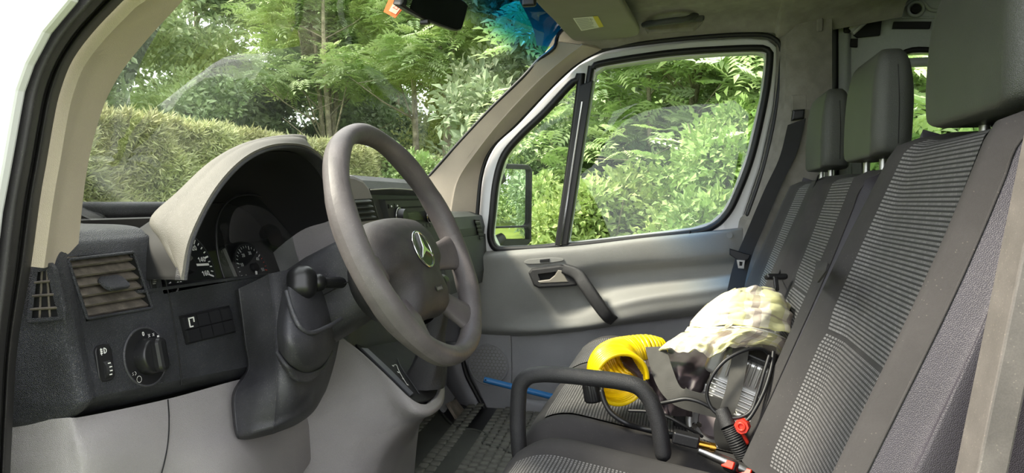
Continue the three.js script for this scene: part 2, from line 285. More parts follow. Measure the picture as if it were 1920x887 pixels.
function tree(label, x, z, H, R, o = {}) {
  const { kind = 'broad', look = 'broad', n = 2600, stems = 1, lean = 0, base = 0.35, size = 1, blobs = 46, seed = 1, trunkR = 0.11, y0 = GROUND, bare = 0 } = o;
  reseed(seed * 7919 + 13);
  const t = thing('tree', label, 'tree', V(x, y0, z), 'trees beyond the hedge and the lawn'), L = TREELOOK[look], wood = [], tips = [];
  const cy = y0 + H * (base + (1 - base) / 2), ry = H * (1 - base) / 2;
  for (let s = 0; s < stems; s++) {
    const a = rr(0, 6.28), sp = stems > 1 ? 0.25 : 0, bx = x + Math.cos(a) * sp, bz = z + Math.sin(a) * sp, top = V(x + Math.cos(a) * R * 0.35 * (stems > 1 ? 1 : 0.3) + lean, y0 + H * 0.85, z + Math.sin(a) * R * 0.35);
    const p = [0, 0.3, 0.65, 1].map((k) => V(lerp(bx, top.x, k) + rr(-0.12, 0.12), lerp(y0 - 0.1, top.y, k), lerp(bz, top.z, k) + rr(-0.12, 0.12)));
    const c = new THREE.CatmullRomCurve3(p), r0 = trunkR * rr(0.8, 1.1);
    const rings = []; for (let i = 0; i <= 14; i++) { const k = i / 14, q = c.getPoint(k), r = r0 * (1 - 0.85 * k) + 0.008; rings.push(Array.from({ length: 7 }, (_, j) => V(q.x + r * Math.cos(j * 0.8976), q.y, q.z + r * Math.sin(j * 0.8976)))); }
    wood.push(closedLoft(rings, false));
    for (let b = 0; b < 9; b++) {                            // boughs
      const k = rr(base * 0.7, 0.95), q = c.getPoint(k), d = V(rr(-1, 1), rr(0.2, 0.9), rr(-1, 1)).normalize(), len = R * rr(0.45, 0.95) * (1.15 - 0.6 * k);
      const m = q.clone().addScaledVector(d, len * 0.5).add(V(0, 0.06 * len, 0)), e = q.clone().addScaledVector(d, len).add(V(0, 0.2 * len, 0)), r = r0 * (1 - 0.8 * k) * 0.45;
      wood.push(bar(q, m, r, r * 0.7, 5), bar(m, e, r * 0.7, 0.006, 5)); tips.push(e, m.lerp(e, 0.5));
      for (let w = 0; w < 2; w++) { const f = q.clone().lerp(e, rr(0.4, 0.9)), g2 = f.clone().add(V(rr(-1, 1), rr(0, 0.9), rr(-1, 1)).normalize().multiplyScalar(len * 0.4)); wood.push(bar(f, g2, r * 0.4, 0.004, 4)); tips.push(g2); }
    }
  }
  put('trunk', wood, M.bark, t);
  const centres = tips.slice();
  while (centres.length < blobs) { const d = rdir(0), f = Math.cbrt(rr(0.15, 1)); centres.push(V(x + lean * 0.6 + d.x * R * f, cy + d.y * ry * f, z + d.z * R * f)); }
  const pts = [];
  for (let i = 0; i < n; i++) { const c = centres[Math.floor(rnd() * centres.length)], d = rdir(0), f = R * 0.2 * Math.sqrt(rr(0.05, 1)) + 0.12; const p = V(c.x + d.x * f, c.y + d.y * f * 0.6, c.z + d.z * f); if (p.y > y0 + H * bare) pts.push(p); }
  scatter('foliage', kind, pts, size, () => [L.hue, L.sat, L.lum], t, kind === 'ash' ? 0.45 : 1.2);
  return t;
}
{ // clipped evergreen hedge running away ahead of the van
  const A = V(-4.75, GROUND, 2.2), B = V(-4.35, GROUND, -11.2), len = A.distanceTo(B), d = B.clone().sub(A).normalize(), s = V(-d.z, 0, d.x);
  const h = thing('hedge', 'long clipped evergreen hedge with yellow green tips ahead of the windscreen', 'hedge', A.clone());
  reseed(5); const pts = [], W = 1.0, HT = 1.43 + 0.6, toVan = s.x > 0 ? 1 : -1;
  const core = [];
  for (let i = 0; i <= 40; i++) { const k = i / 40, c = A.clone().addScaledVector(d, k * len), ring = []; for (const [a, y] of [[-0.4, 0], [-0.42, HT - 0.3], [-0.25, HT - 0.12], [0.25, HT - 0.12], [0.42, HT - 0.3], [0.4, 0]]) ring.push(c.clone().addScaledVector(s, a * W).add(V(0, y + 0.05 * Math.sin(i * 1.7), 0))); core.push(ring); }
  put('inner_growth', closedLoft(core), mat('hedgeCore', { map: tint(0x77743f, 0.4, 0.5, 71), roughness: 1 }), h);
  for (let i = 0; i < 70000; i++) {
    const k = Math.pow(rnd(), 1.25), c = A.clone().addScaledVector(d, k * len), f = rnd(); let a, y;
    if (f < 0.72) { a = toVan * (0.43 + 0.06 * fbm(k * 6 + 0.1, rnd(), 8, 2, 3) + rr(-0.03, 0.03)); y = rr(0.25, HT); } else { a = rr(-0.5, 0.5); y = HT - 0.08 + rr(-0.06, 0.1) + 0.1 * vnoise(k * 60, a * 3, 64, 3); }
    pts.push(c.addScaledVector(s, a * W + 0.05 * Math.sin(k * 90 + y * 7) * toVan).add(V(0, y, 0)));
  }
  scatter('foliage', 'needle', pts, 0.72, (p) => { const n = vnoise(p.z * 1.6, p.y * 2.2, 64, 6); return [0.165 + 0.035 * n, 0.33, 0.31 + 0.12 * n]; }, h, 1.0, M.needle);
}
// trees seen through the windscreen
tree('tall green tree with a dense rounded crown behind the long hedge', -9.6, -4.2, 9, 2.9, { look: 'broad', seed: 1, n: 5200, base: 0.12, blobs: 70 });
tree('yellow green tree whose crown reaches over the near end of the hedge', -11.5, -2.2, 8.4, 2.8, { look: 'yellow', seed: 2, n: 3800, base: 0.15, blobs: 60 });
tree('dark leafy tree with spreading boughs behind the middle of the hedge', -10.2, -8.6, 9.5, 3.2, { look: 'broad', seed: 3, n: 5200, base: 0.1, blobs: 70 });
tree('light green ash tree with several slender pale stems past the hedge', -7.5, -13.6, 8.5, 2.4, { kind: 'ash', look: 'ash', seed: 4, n: 2300, stems: 5, base: 0.5, blobs: 80, trunkR: 0.1, size: 1.2, bare: 0.46 });
tree('light green ash tree with a forked trunk seen over the wheel rim', -5.2, -13.0, 8.2, 2.1, { kind: 'ash', look: 'ash', seed: 5, n: 1700, stems: 2, base: 0.52, blobs: 60, trunkR: 0.12, size: 1.15, bare: 0.48 });
tree('dull green tree with thin upright twigs beside the windscreen pillar', -4.3, -15.5, 8.6, 2.9, { look: 'yellow', kind: 'small', seed: 6, n: 3600, stems: 4, base: 0.2, blobs: 70, trunkR: 0.05, size: 1.3 });
tree('tall dark tree closing the view behind the ash trees', -8.6, -19.5, 10, 3.6, { look: 'dark', seed: 7, n: 5200, base: 0.04, blobs: 90, size: 1.5 });
tree('broad dark tree far behind the hedge and the tall rounded tree', -15.5, -9.5, 11, 4.4, { look: 'dark', seed: 8, n: 5200, base: 0.04, blobs: 90, size: 1.6 });
tree('dark tree far behind the yellow green tree', -17, -2.5, 10, 4.2, { look: 'dark', seed: 9, n: 4200, base: 0.04, blobs: 80, size: 1.6 });
tree('tall tree far behind the forked ash tree', -2.6, -21.5, 9.8, 3.6, { look: 'dark', seed: 10, n: 4800, base: 0.04, blobs: 90, size: 1.5 });
tree('tall tree far behind the dark leafy tree', -13.2, -16, 11, 4.0, { look: 'dark', seed: 11, n: 4800, base: 0.04, blobs: 90, size: 1.6 });
// growth seen through the passenger's side windows
tree('ash tree with long drooping leaves right outside the passenger window', 1.9, -6.6, 6.4, 2.5, { kind: 'ash', look: 'ash', seed: 12, n: 1700, stems: 3, base: 0.26, blobs: 70, trunkR: 0.06, size: 1.05 });
tree('young ash tree with thin pale bare branches outside the passenger window', -0.35, -8.0, 6.2, 2.2, { kind: 'ash', look: 'ash', seed: 13, n: 1300, stems: 4, base: 0.3, blobs: 60, trunkR: 0.045, size: 1.1 });
tree('dark tree in the shade behind the passenger door shrubs', -1.6, -11.8, 8, 2.9, { look: 'dark', seed: 14, n: 4200, base: 0.03, blobs: 80, size: 1.3 });
tree('dark tree behind the drooping ash by the sliding door', 2.6, -10.6, 8, 3.0, { look: 'broad', seed: 15, n: 4600, base: 0.03, blobs: 90, size: 1.3 });
tree('leafy tree with bright leaves outside the sliding door window', 4.4, -6.4, 6.0, 2.3, { kind: 'ash', look: 'ash', seed: 16, n: 2200, stems: 2, base: 0.1, blobs: 60, size: 1.0 });
tree('dark leafy tree farther behind the sliding door window', 6.6, -10, 7.5, 3.2, { look: 'broad', seed: 17, n: 4200, base: 0.03, blobs: 80, size: 1.3 });
// seen in the wing mirror, behind the van
tree('blue green tree standing on the lawn shown in the wing mirror', 17, -5.4, 9, 2.6, { look: 'dark', seed: 18, n: 2600, base: 0.08, blobs: 50, size: 1.5 });
tree('pale tree at the far end of the lawn shown in the wing mirror', 26, -2.0, 12, 4.4, { look: 'broad', seed: 19, n: 2400, base: 0.06, blobs: 50, size: 2 });
tree('second pale tree at the far end of the lawn behind the van', 25, -9.5, 12, 4.2, { look: 'ash', seed: 20, n: 2000, base: 0.06, blobs: 50, size: 2 });
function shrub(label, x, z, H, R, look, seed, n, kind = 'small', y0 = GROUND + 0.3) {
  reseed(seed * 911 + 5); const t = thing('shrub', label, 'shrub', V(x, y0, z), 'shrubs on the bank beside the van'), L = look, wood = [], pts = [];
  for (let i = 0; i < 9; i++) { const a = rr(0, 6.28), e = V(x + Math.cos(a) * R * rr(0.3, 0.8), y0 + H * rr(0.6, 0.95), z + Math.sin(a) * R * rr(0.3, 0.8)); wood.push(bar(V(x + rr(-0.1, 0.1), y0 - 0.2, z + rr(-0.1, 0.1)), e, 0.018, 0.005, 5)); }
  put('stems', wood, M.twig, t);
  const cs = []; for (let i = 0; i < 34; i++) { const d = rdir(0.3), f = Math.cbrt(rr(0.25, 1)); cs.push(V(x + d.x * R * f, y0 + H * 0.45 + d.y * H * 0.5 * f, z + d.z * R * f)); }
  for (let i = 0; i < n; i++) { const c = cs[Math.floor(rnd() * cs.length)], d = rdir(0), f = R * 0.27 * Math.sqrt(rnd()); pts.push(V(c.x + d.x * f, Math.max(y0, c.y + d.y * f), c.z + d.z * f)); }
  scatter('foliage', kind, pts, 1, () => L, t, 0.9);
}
shrub('rounded bright green shrub outside the middle of the passenger window', 0.75, -5.6, 2.0, 0.95, [0.24, 0.5, 0.32], 1, 1900);
shrub('tall mid green shrub under the drooping ash outside the passenger window', 1.9, -5.3, 1.75, 0.85, [0.25, 0.5, 0.3], 2, 1700);
shrub('low yellow green bramble outside the quarter window', -0.75, -6.3, 1.25, 0.95, [0.215, 0.46, 0.36], 3, 1500);
shrub('low bramble with lighter leaves beside the wing mirror', -2.0, -7.0, 1.35, 1.0, [0.225, 0.46, 0.36], 4, 1500);
shrub('mid green bramble behind the wing mirror', -3.2, -8.2, 1.7, 1.1, [0.24, 0.46, 0.3], 5, 1500);
shrub('low leafy shrub below the sliding door window', 3.4, -5.2, 1.6, 0.9, [0.24, 0.5, 0.32], 6, 1500);
shrub('dark green shrub in the gap between the bramble and the bright shrub', 0.1, -7.2, 1.9, 0.9, [0.27, 0.42, 0.17], 7, 1500);
shrub('dark green shrub filling the gap behind the quarter window bramble', -1.5, -8.6, 2.3, 1.2, [0.27, 0.42, 0.18], 8, 1700);
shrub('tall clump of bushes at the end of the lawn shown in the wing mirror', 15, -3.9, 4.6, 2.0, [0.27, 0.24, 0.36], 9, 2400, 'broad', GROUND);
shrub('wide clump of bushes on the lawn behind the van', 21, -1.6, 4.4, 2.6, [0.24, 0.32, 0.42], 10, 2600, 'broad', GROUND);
{ // tall grass at the foot of the bank
  reseed(99); const t = new THREE.Group(); t.name = 'tall_grass'; t.userData = { kind: 'stuff', label: 'tall light green grass at the foot of the bank below the shrubs', category: 'grass' }; t.position.set(0, GROUND, -5); scene.add(t);
  const pts = []; for (let i = 0; i < 16000; i++) { const z = rr(-8.6, -4.4), x = rr(-5.5, 5); pts.push(V(x, GROUND + 0.55 * sstep(-4.2, -7.5, z) * sstep(-5, -2.5, x) * (1 - sstep(4.5, 7, x)) - 0.02, z)); }
  scatter('blades', 'grass', pts, 1.15, () => [0.205, 0.5, 0.42], t, 0.25);
}

// ================================================================ the van: body shell, pillars, doors, glass
const SEAL_O = [[142, 0], [92, 60], [60, 120], [42, 170], [32, 225], [17, 310], [0, 400], [-14, 520], [-24, 650], [-32, 780], [-40, 960]];
const SEAL_I = [[232, 0], [175, 60], [135, 115], [112, 175], [100, 230], [88, 300], [75, 375], [58, 500], [33, 650], [24, 790], [16, 960]];
const GLASS_D = [[315, 0], [265, 55], [220, 110], [192, 155], [172, 200], [155, 255], [140, 325], [131, 390], [122, 470]];
// extend upwards beyond the frame along the same lean, in van coordinates
function upEnd(a, b, k) { return a.clone().addScaledVector(a.clone().sub(b), k); }
{ // driver's side body: white skin with the door opening, closed behind the B-pillar
  const A = SEAL_O.map(([x, y]) => Pz(x - 3, y, 0.945)), hole = [V(0.1, 1.36, 0), V(-0.15, 1.36, 0), V(-0.38, 1.28, 0), ...A.map((p) => V(p.x - 0.004, p.y, 0)), V(-0.7, 0.05, 0), V(-0.55, -0.1, 0), V(0.1, -0.1, 0), V(0.225, 0.05, 0), V(0.252, 0.54, 0), V(0.287, 0.75, 0), V(0.33, 1.0, 0), V(0.34, 1.25, 0), V(0.25, 1.34, 0)];
  const outer = [V(-1.25, -0.4, 0), V(3.2, -0.4, 0), V(3.2, 1.86, 0), V(0.55, 1.86, 0), V(0.1, 1.5, 0), V(-0.35, 1.42, 0), V(-0.75, 1.2, 0), V(-1.05, 0.95, 0), V(-1.25, 0.8, 0)];
  const w = sgroup('wall_left', 'white painted driver side body with the open door aperture', 'body');
  put('body_skin', extrude(outer, 0.012, 0.003, [hole]).translate(0, 0, 0.935), M.paint, w);
  // rubber door seal around the front edge of the aperture
  const line = (f, z) => { const p = SEAL_O.map((o, i) => Pz(lerp(o[0], SEAL_I[i][0], f), lerp(o[1], SEAL_I[i][1], f), z)); const y = 1.35 - 0.035 * f; return [V(0.22, y, z), V(-0.12, y - 0.01, z), V(-0.33, y - 0.085, z), upEnd(p[0], p[1], 1.5), ...p]; };
  const seal = obj('door_seal', patch([line(-0.05, 0.933), line(0.02, 0.93), line(0.12, 0.932), line(0.36, 0.932), line(0.55, 0.915), line(0.62, 0.893), line(0.72, 0.9), line(0.85, 0.893), line(1, 0.865)], 26, 60, 0), M.rubber, scene);
  tag(seal, 'dark grey rubber seal along the front edge of the driver door aperture', 'door seal');
  // B-pillar edge: seal strip, bright flange, worn trim
  const bp = (px0, px1, z, t) => { // strip slanting like the rear edge of the aperture
    const top = -300, bot = 1060, k = (y) => (y - 500) / 387; const f = (p, y) => p + (-80) * k(y);
    return plateZ([[f(px0, top), top], [f(px1, top), top], [f(px1, bot), bot], [f(px0, bot), bot]], z, t, 0.002); };
  const b = obj('door_seal', [bp(1889, 1902, 0.872, 0.02)], M.rubber, scene); tag(b, 'dark rubber seal strip on the pillar beside the driver seat backrest', 'door seal');
  const tr = struct('trim_1', [bp(1901, 1913, 0.885, 0.03)], M.silverPl, 'narrow bright metal flange along the driver side door pillar', 'trim');
  struct('trim_2', [bp(1912, 1972, 0.895, 0.04)], mat('wornTrim', { map: tint(0x575350, 0.28, 0.18, 31, 0.01), roughness: 0.7 }), 'stained beige trim of the driver side door pillar', 'trim');
}
{ // driver's windscreen pillar trim
  const I = SEAL_I.slice(0, 8).map(([x, y]) => Pz(x, y, 0.862)), G = [[315, 0], [265, 55], [220, 110], [192, 155], [172, 200], [152, 270], [138, 350], [124, 490]].map(([x, y]) => Pz(x, y, 0.775));
  const Mx = I.map((p, i) => { const q = p.clone().lerp(G[i], 0.55); q.z += 0.012; return q; }), ext = (l, k) => [V(0.22, 1.325 - 0.012 * k, l[0].z), V(-0.12, 1.315 - 0.015 * k, l[0].z), V(-0.32, 1.225 - 0.005 * k, l[0].z), upEnd(l[0], l[1], 1.3), ...l];
  struct('trim_3', patch([ext(I, 0), ext(Mx, 1), ext(G, 2)], 10, 60, 0.012), M.beige, 'beige windscreen pillar trim on the driver side', 'pillar trim');
}
// windscreen: driver edge, passenger edge, bowed forward between
const GLASS_P = [[1047, 60], [1022, 98], [985, 138], [920, 202], [862, 264], [800, 334], [740, 400]];
{
  const Dl = [[315, 0], [240, 82], [192, 155], [160, 238], [142, 315], [131, 390], [124, 470]].map(([x, y]) => Pz(x, y, 0.77));
  const Pl = GLASS_P.map(([x, y]) => Pz(x, y, -0.72));
  const top = (a) => upEnd(a[0], a[1], 2.2);
  const D2 = [V(-0.36, 1.3, 0.68), Pz(430, -120, 0.73), Pz(360, -50, 0.75), Pz(240, 82, 0.77), Pz(160, 238, 0.77), Pz(141, 318, 0.77), Pz(131, 390, 0.77), Pz(124, 470, 0.77)], P2 = [V(-0.29, 1.325, -0.7), ...[[1047, 60], [1008, 118], [920, 202], [862, 264], [800, 334], [740, 400], [690, 470]].map(([x, y]) => Pz(x, y, -0.72))];
  const bow = (t) => Math.sin(Math.PI * t);
  const rows = D2.map((d, i) => [0, 0.25, 0.5, 0.75, 1].map((t) => { const p = d.clone().lerp(P2[i], t); p.x -= bow(t) * (0.14 + 0.16 * Math.min(1, i / 6)); p.y += bow(t) * 0.05 * (1 - i / 7); return p; }));
  const fine = refine(rows, 36, 25), w = sgroup('window_1', 'large curved windscreen with a blue tinted band along its top', 'windscreen');
  const pane = sheet(fine), nu = 25, nv = 36; for (let a = 0; a < nv; a++) for (let b = 0; b < nu; b++) pane.attributes.uv.setXY(a * nu + b, b / (nu - 1), a / (nv - 1));
  // dyed band along the top edge, deepest in the corner where it dips
  const dye = dataTex(256, 256, (u, v) => { const e = lerp(0.02, 0.3, sstep(0.45, 1.0, u)), k = 1 - sstep(e - 0.1, e + 0.015, v); return [lerp(0.955, 0.05, k), lerp(0.97, 0.42, k), lerp(0.95, 0.72, k)]; }, true, 1);
  put('pane', pane, mat('screenGlass', { map: dye, transmission: 1, thickness: 0, roughness: 0, ior: 1.32 }), w);
  // black edge along the passenger side corner
  put('edge_gasket', tube([V(-0.36, 1.325, -0.25), V(-0.3, 1.315, -0.62), Pz(1046, 66, -0.72), Pz(1040, 88, -0.715), Pz(1010, 112, -0.72), Pz(985, 140, -0.72), Pz(920, 204, -0.72), Pz(862, 266, -0.72), Pz(800, 336, -0.72)], 0.006, 80, 8), M.gasket, w);
}
{ // passenger's windscreen pillar trim: two facets with a soft ridge
  const g = [[800, 400], [803, 335], [862, 266], [922, 202], [982, 142], [1022, 100], [1046, 78]].map(([x, y]) => Pz(x, y, -0.715));
  const m = [[838, 405], [852, 340], [893, 280], [945, 215], [1005, 152], [1050, 112], [1085, 84]].map(([x, y]) => Pz(x, y, -0.735));
  const e = [[893, 410], [903, 325], [922, 278], [968, 235], [1040, 160], [1085, 120], [1132, 94]].map(([x, y]) => Pz(x, y, -0.80));
  const m2 = m.map((p, i) => p.clone().lerp(e[i], 0.25).add(V(0, 0, 0.008)));
  struct('trim_4', patch([g, m, m2, e], 18, 40, 0.012), M.beige, 'pale beige windscreen pillar trim on the passenger side', 'pillar trim');
}
let CEIL;
{ // headliner with sun visor side drop, closed cab and cargo shell
  const ed = [[1036, 84], [1130, 92], [1200, 78], [1300, 66], [1400, 60], [1450, 62], [1478, 70], [1540, 40]].map(([x, y]) => Pz(x, y, -0.795));
  const r2 = ed.map((p, i) => V(p.x, p.y + 0.035, -0.74)), r3 = ed.map((p) => V(p.x, 1.335, -0.62)), r4 = ed.map((p) => V(p.x * 1.0, 1.365, -0.3)), r5 = ed.map((p) => V(p.x, 1.375, 0.2)), r6 = ed.map((p) => V(p.x, 1.35, 0.7)), r7 = ed.map((p) => V(p.x, 1.32, 0.93));
  for (const r of [ed, r2, r3, r4, r5, r6, r7]) { r[0].x -= 0.05; r[7].x = 0.6; r[7].y = Math.max(r[7].y, r[6].y); }
  const w = CEIL = sgroup('ceiling', 'grey felt headliner of the cab', 'headliner');
  put('headliner', patch([ed, r2, r3, r4, r5, r6, r7], 30, 30, -0.02), M.liner, w);
  put('roof_skin', [boxAt(-0.42, 3.2, 1.9, 1.94, -0.95, 0.95), boxAt(-0.42, 0.62, 1.42, 1.46, -0.95, 0.95), boxAt(0.55, 0.6, 1.36, 1.9, -0.9, 0.95)], M.cargo, w);
  const f = sgroup('floor', 'van floor under the seats and the mat', 'floor');
  put('floor_panel', [boxAt(-1.25, 3.2, 0.03, 0.105, -0.93, 0.95)], M.blackPl, f);
  struct('wall_front', [boxAt(-1.27, -1.22, -0.2, 0.72, -0.93, 0.93), boxAt(-1.27, -0.95, 0.66, 0.68, -0.93, 0.93)], M.blackPl, 'bulkhead ahead of the footwell', 'bulkhead');
  struct('wall_back', boxAt(3.18, 3.24, 0, 1.94, -0.95, 0.95), M.cargo, 'rear end of the cargo space', 'wall');
}
{ // passenger's side body behind the door: pillar trim, cargo wall with sliding door window
  const w = sgroup('wall_right', 'grey painted cargo side with the pressed frame of the sliding door', 'side wall');
  const hole = [[1618, 330], [1612, 220], [1628, 160], [1662, 118], [1700, 101], [1760, 98], [2150, 98], [2150, 360], [1640, 345]];
  put('side_panel', plateZ([[1562, -330], [1562, 700], [3600, 900], [3600, -480]], -0.87, 0.03, 0, [hole]), M.cargo, w);
  put('lower_body', [boxAt(-1.25, 0.6, -0.4, 0.45, -0.94, -0.90), boxAt(-1.25, -0.72, 0.4, 0.72, -0.94, -0.88), boxAt(0.38, 3.2, -0.4, 0.62, -0.94, -0.88)], M.paint, w);
  put('pressed_arch', tube([[1588, 330], [1590, 230], [1604, 185], [1630, 148], [1665, 125], [1705, 118], [1760, 116], [1830, 116], [2150, 116]].map(([x, y]) => Pz(x, y, -0.868)), 0.014, 60, 10), M.cargo, w);
  put('window_seal', tube([[1622, 330], [1618, 225], [1634, 165], [1666, 122], [1702, 96], [1760, 94], [2150, 94]].map(([x, y]) => Pz(x, y, -0.872)), 0.009, 60, 8), M.gasket, w);
  put('guide_rail', [bar(Pz(1592, 57, -0.845), Pz(1668, -10, -0.845), 0.012, 0.012, 8), bar(Pz(1598, 62, -0.85), Pz(1676, -8, -0.85), 0.008, 0.008, 8)], M.paint, w);
  put('hinge_cover', rbox(0.02, 0.02, 0.02, 0.006).translate(...Pz(1588, 56, -0.845).toArray()), M.blackPl, w);
  for (const q of [[[1601, 65], [1655, 15], [1656, 24], [1650, 66], [1608, 70]], [[1677, 40], [1747, 40], [1744, 53], [1674, 53]], [[1596, 72], [1609, 72], [1608, 88], [1594, 87]]]) put('foam_pad', plateZ(q, -0.855, 0.014, 0.002), M.cavity, w);
  const bossO = Pz(1717, 17, -0.86); put('mount_boss', [new THREE.TorusGeometry(0.02, 0.005, 8, 28).translate(bossO.x, bossO.y, bossO.z)], M.cargo, w); put('boss_hole', new THREE.CylinderGeometry(0.013, 0.013, 0.012, 20).rotateX(Math.PI / 2).translate(bossO.x, bossO.y, bossO.z), M.cavity, w);
  put('swage', tube([[1678, 0], [1690, 10], [1702, 6], [1716, -4], [1732, 6], [1744, 18], [1760, 20]].map(([x, y]) => Pz(x, y, -0.866)), 0.006, 30, 6), M.cargo, w);
  put('seam', tube([[1655, 34], [1700, 33], [1780, 33]].map(([x, y]) => Pz(x, y, -0.868)), 0.004, 10, 6), M.cargo, w);
  const win = sgroup('window_4', 'sliding door window behind the seat headrests', 'window');
  put('pane', plateZ([[1600, 90], [2160, 90], [2160, 370], [1600, 350]], -0.885, 0.002), M.glass, win);
  // middle pillar trim
  const b0 = [[1462, 76], [1456, 200], [1432, 310], [1402, 398], [1388, 432], [1384, 600]].map(([x, y]) => Pz(x, y, -0.815));
  const b1 = [[1484, 60], [1480, 200], [1458, 320], [1432, 410], [1416, 440], [1410, 600]].map(([x, y]) => Pz(x, y, -0.775));
  const b2 = [[1520, 20], [1520, 200], [1520, 320], [1520, 420], [1520, 480], [1520, 600]].map(([x, y]) => Pz(x, y, -0.765));
  const b3 = [[1558, -5], [1558, 200], [1558, 320], [1558, 420], [1558, 480], [1558, 600]].map(([x, y]) => Pz(x, y, -0.77));
  const b4 = [[1572, -5], [1572, 200], [1572, 320], [1572, 420], [1572, 480], [1572, 600]].map(([x, y]) => Pz(x, y, -0.87));
  const t5 = sgroup('trim_5', 'grey fabric covered pillar trim behind the passenger door', 'pillar trim');
  put('pillar_cover', patch([b0, b1, b2, b3], 16, 30, 0.01), M.trimFab, t5);
  put('pillar_return', patch([b3, b4], 4, 30, 0), M.blackPl, t5);
  put('upper_cover', plateZ([[1455, -60], [1560, -60], [1560, 28], [1462, 32]], -0.772, 0.01, 0.002), M.liner, t5);
  put('coat_hook', rbox(0.018, 0.045, 0.014, 0.006).translate(...Pz(1537, 45, -0.758).toArray()), M.trimFab, t5);
  put('edge_post', patch([[[1572, -10], [1574, 300], [1576, 500]].map(([x, y]) => Pz(x, y, -0.85)), [[1588, -10], [1588, 300], [1588, 500]].map(([x, y]) => Pz(x, y, -0.845)), [[1596, 60], [1596, 300], [1596, 500]].map(([x, y]) => Pz(x, y, -0.868))], 8, 8, 0), M.cargo, t5);
}
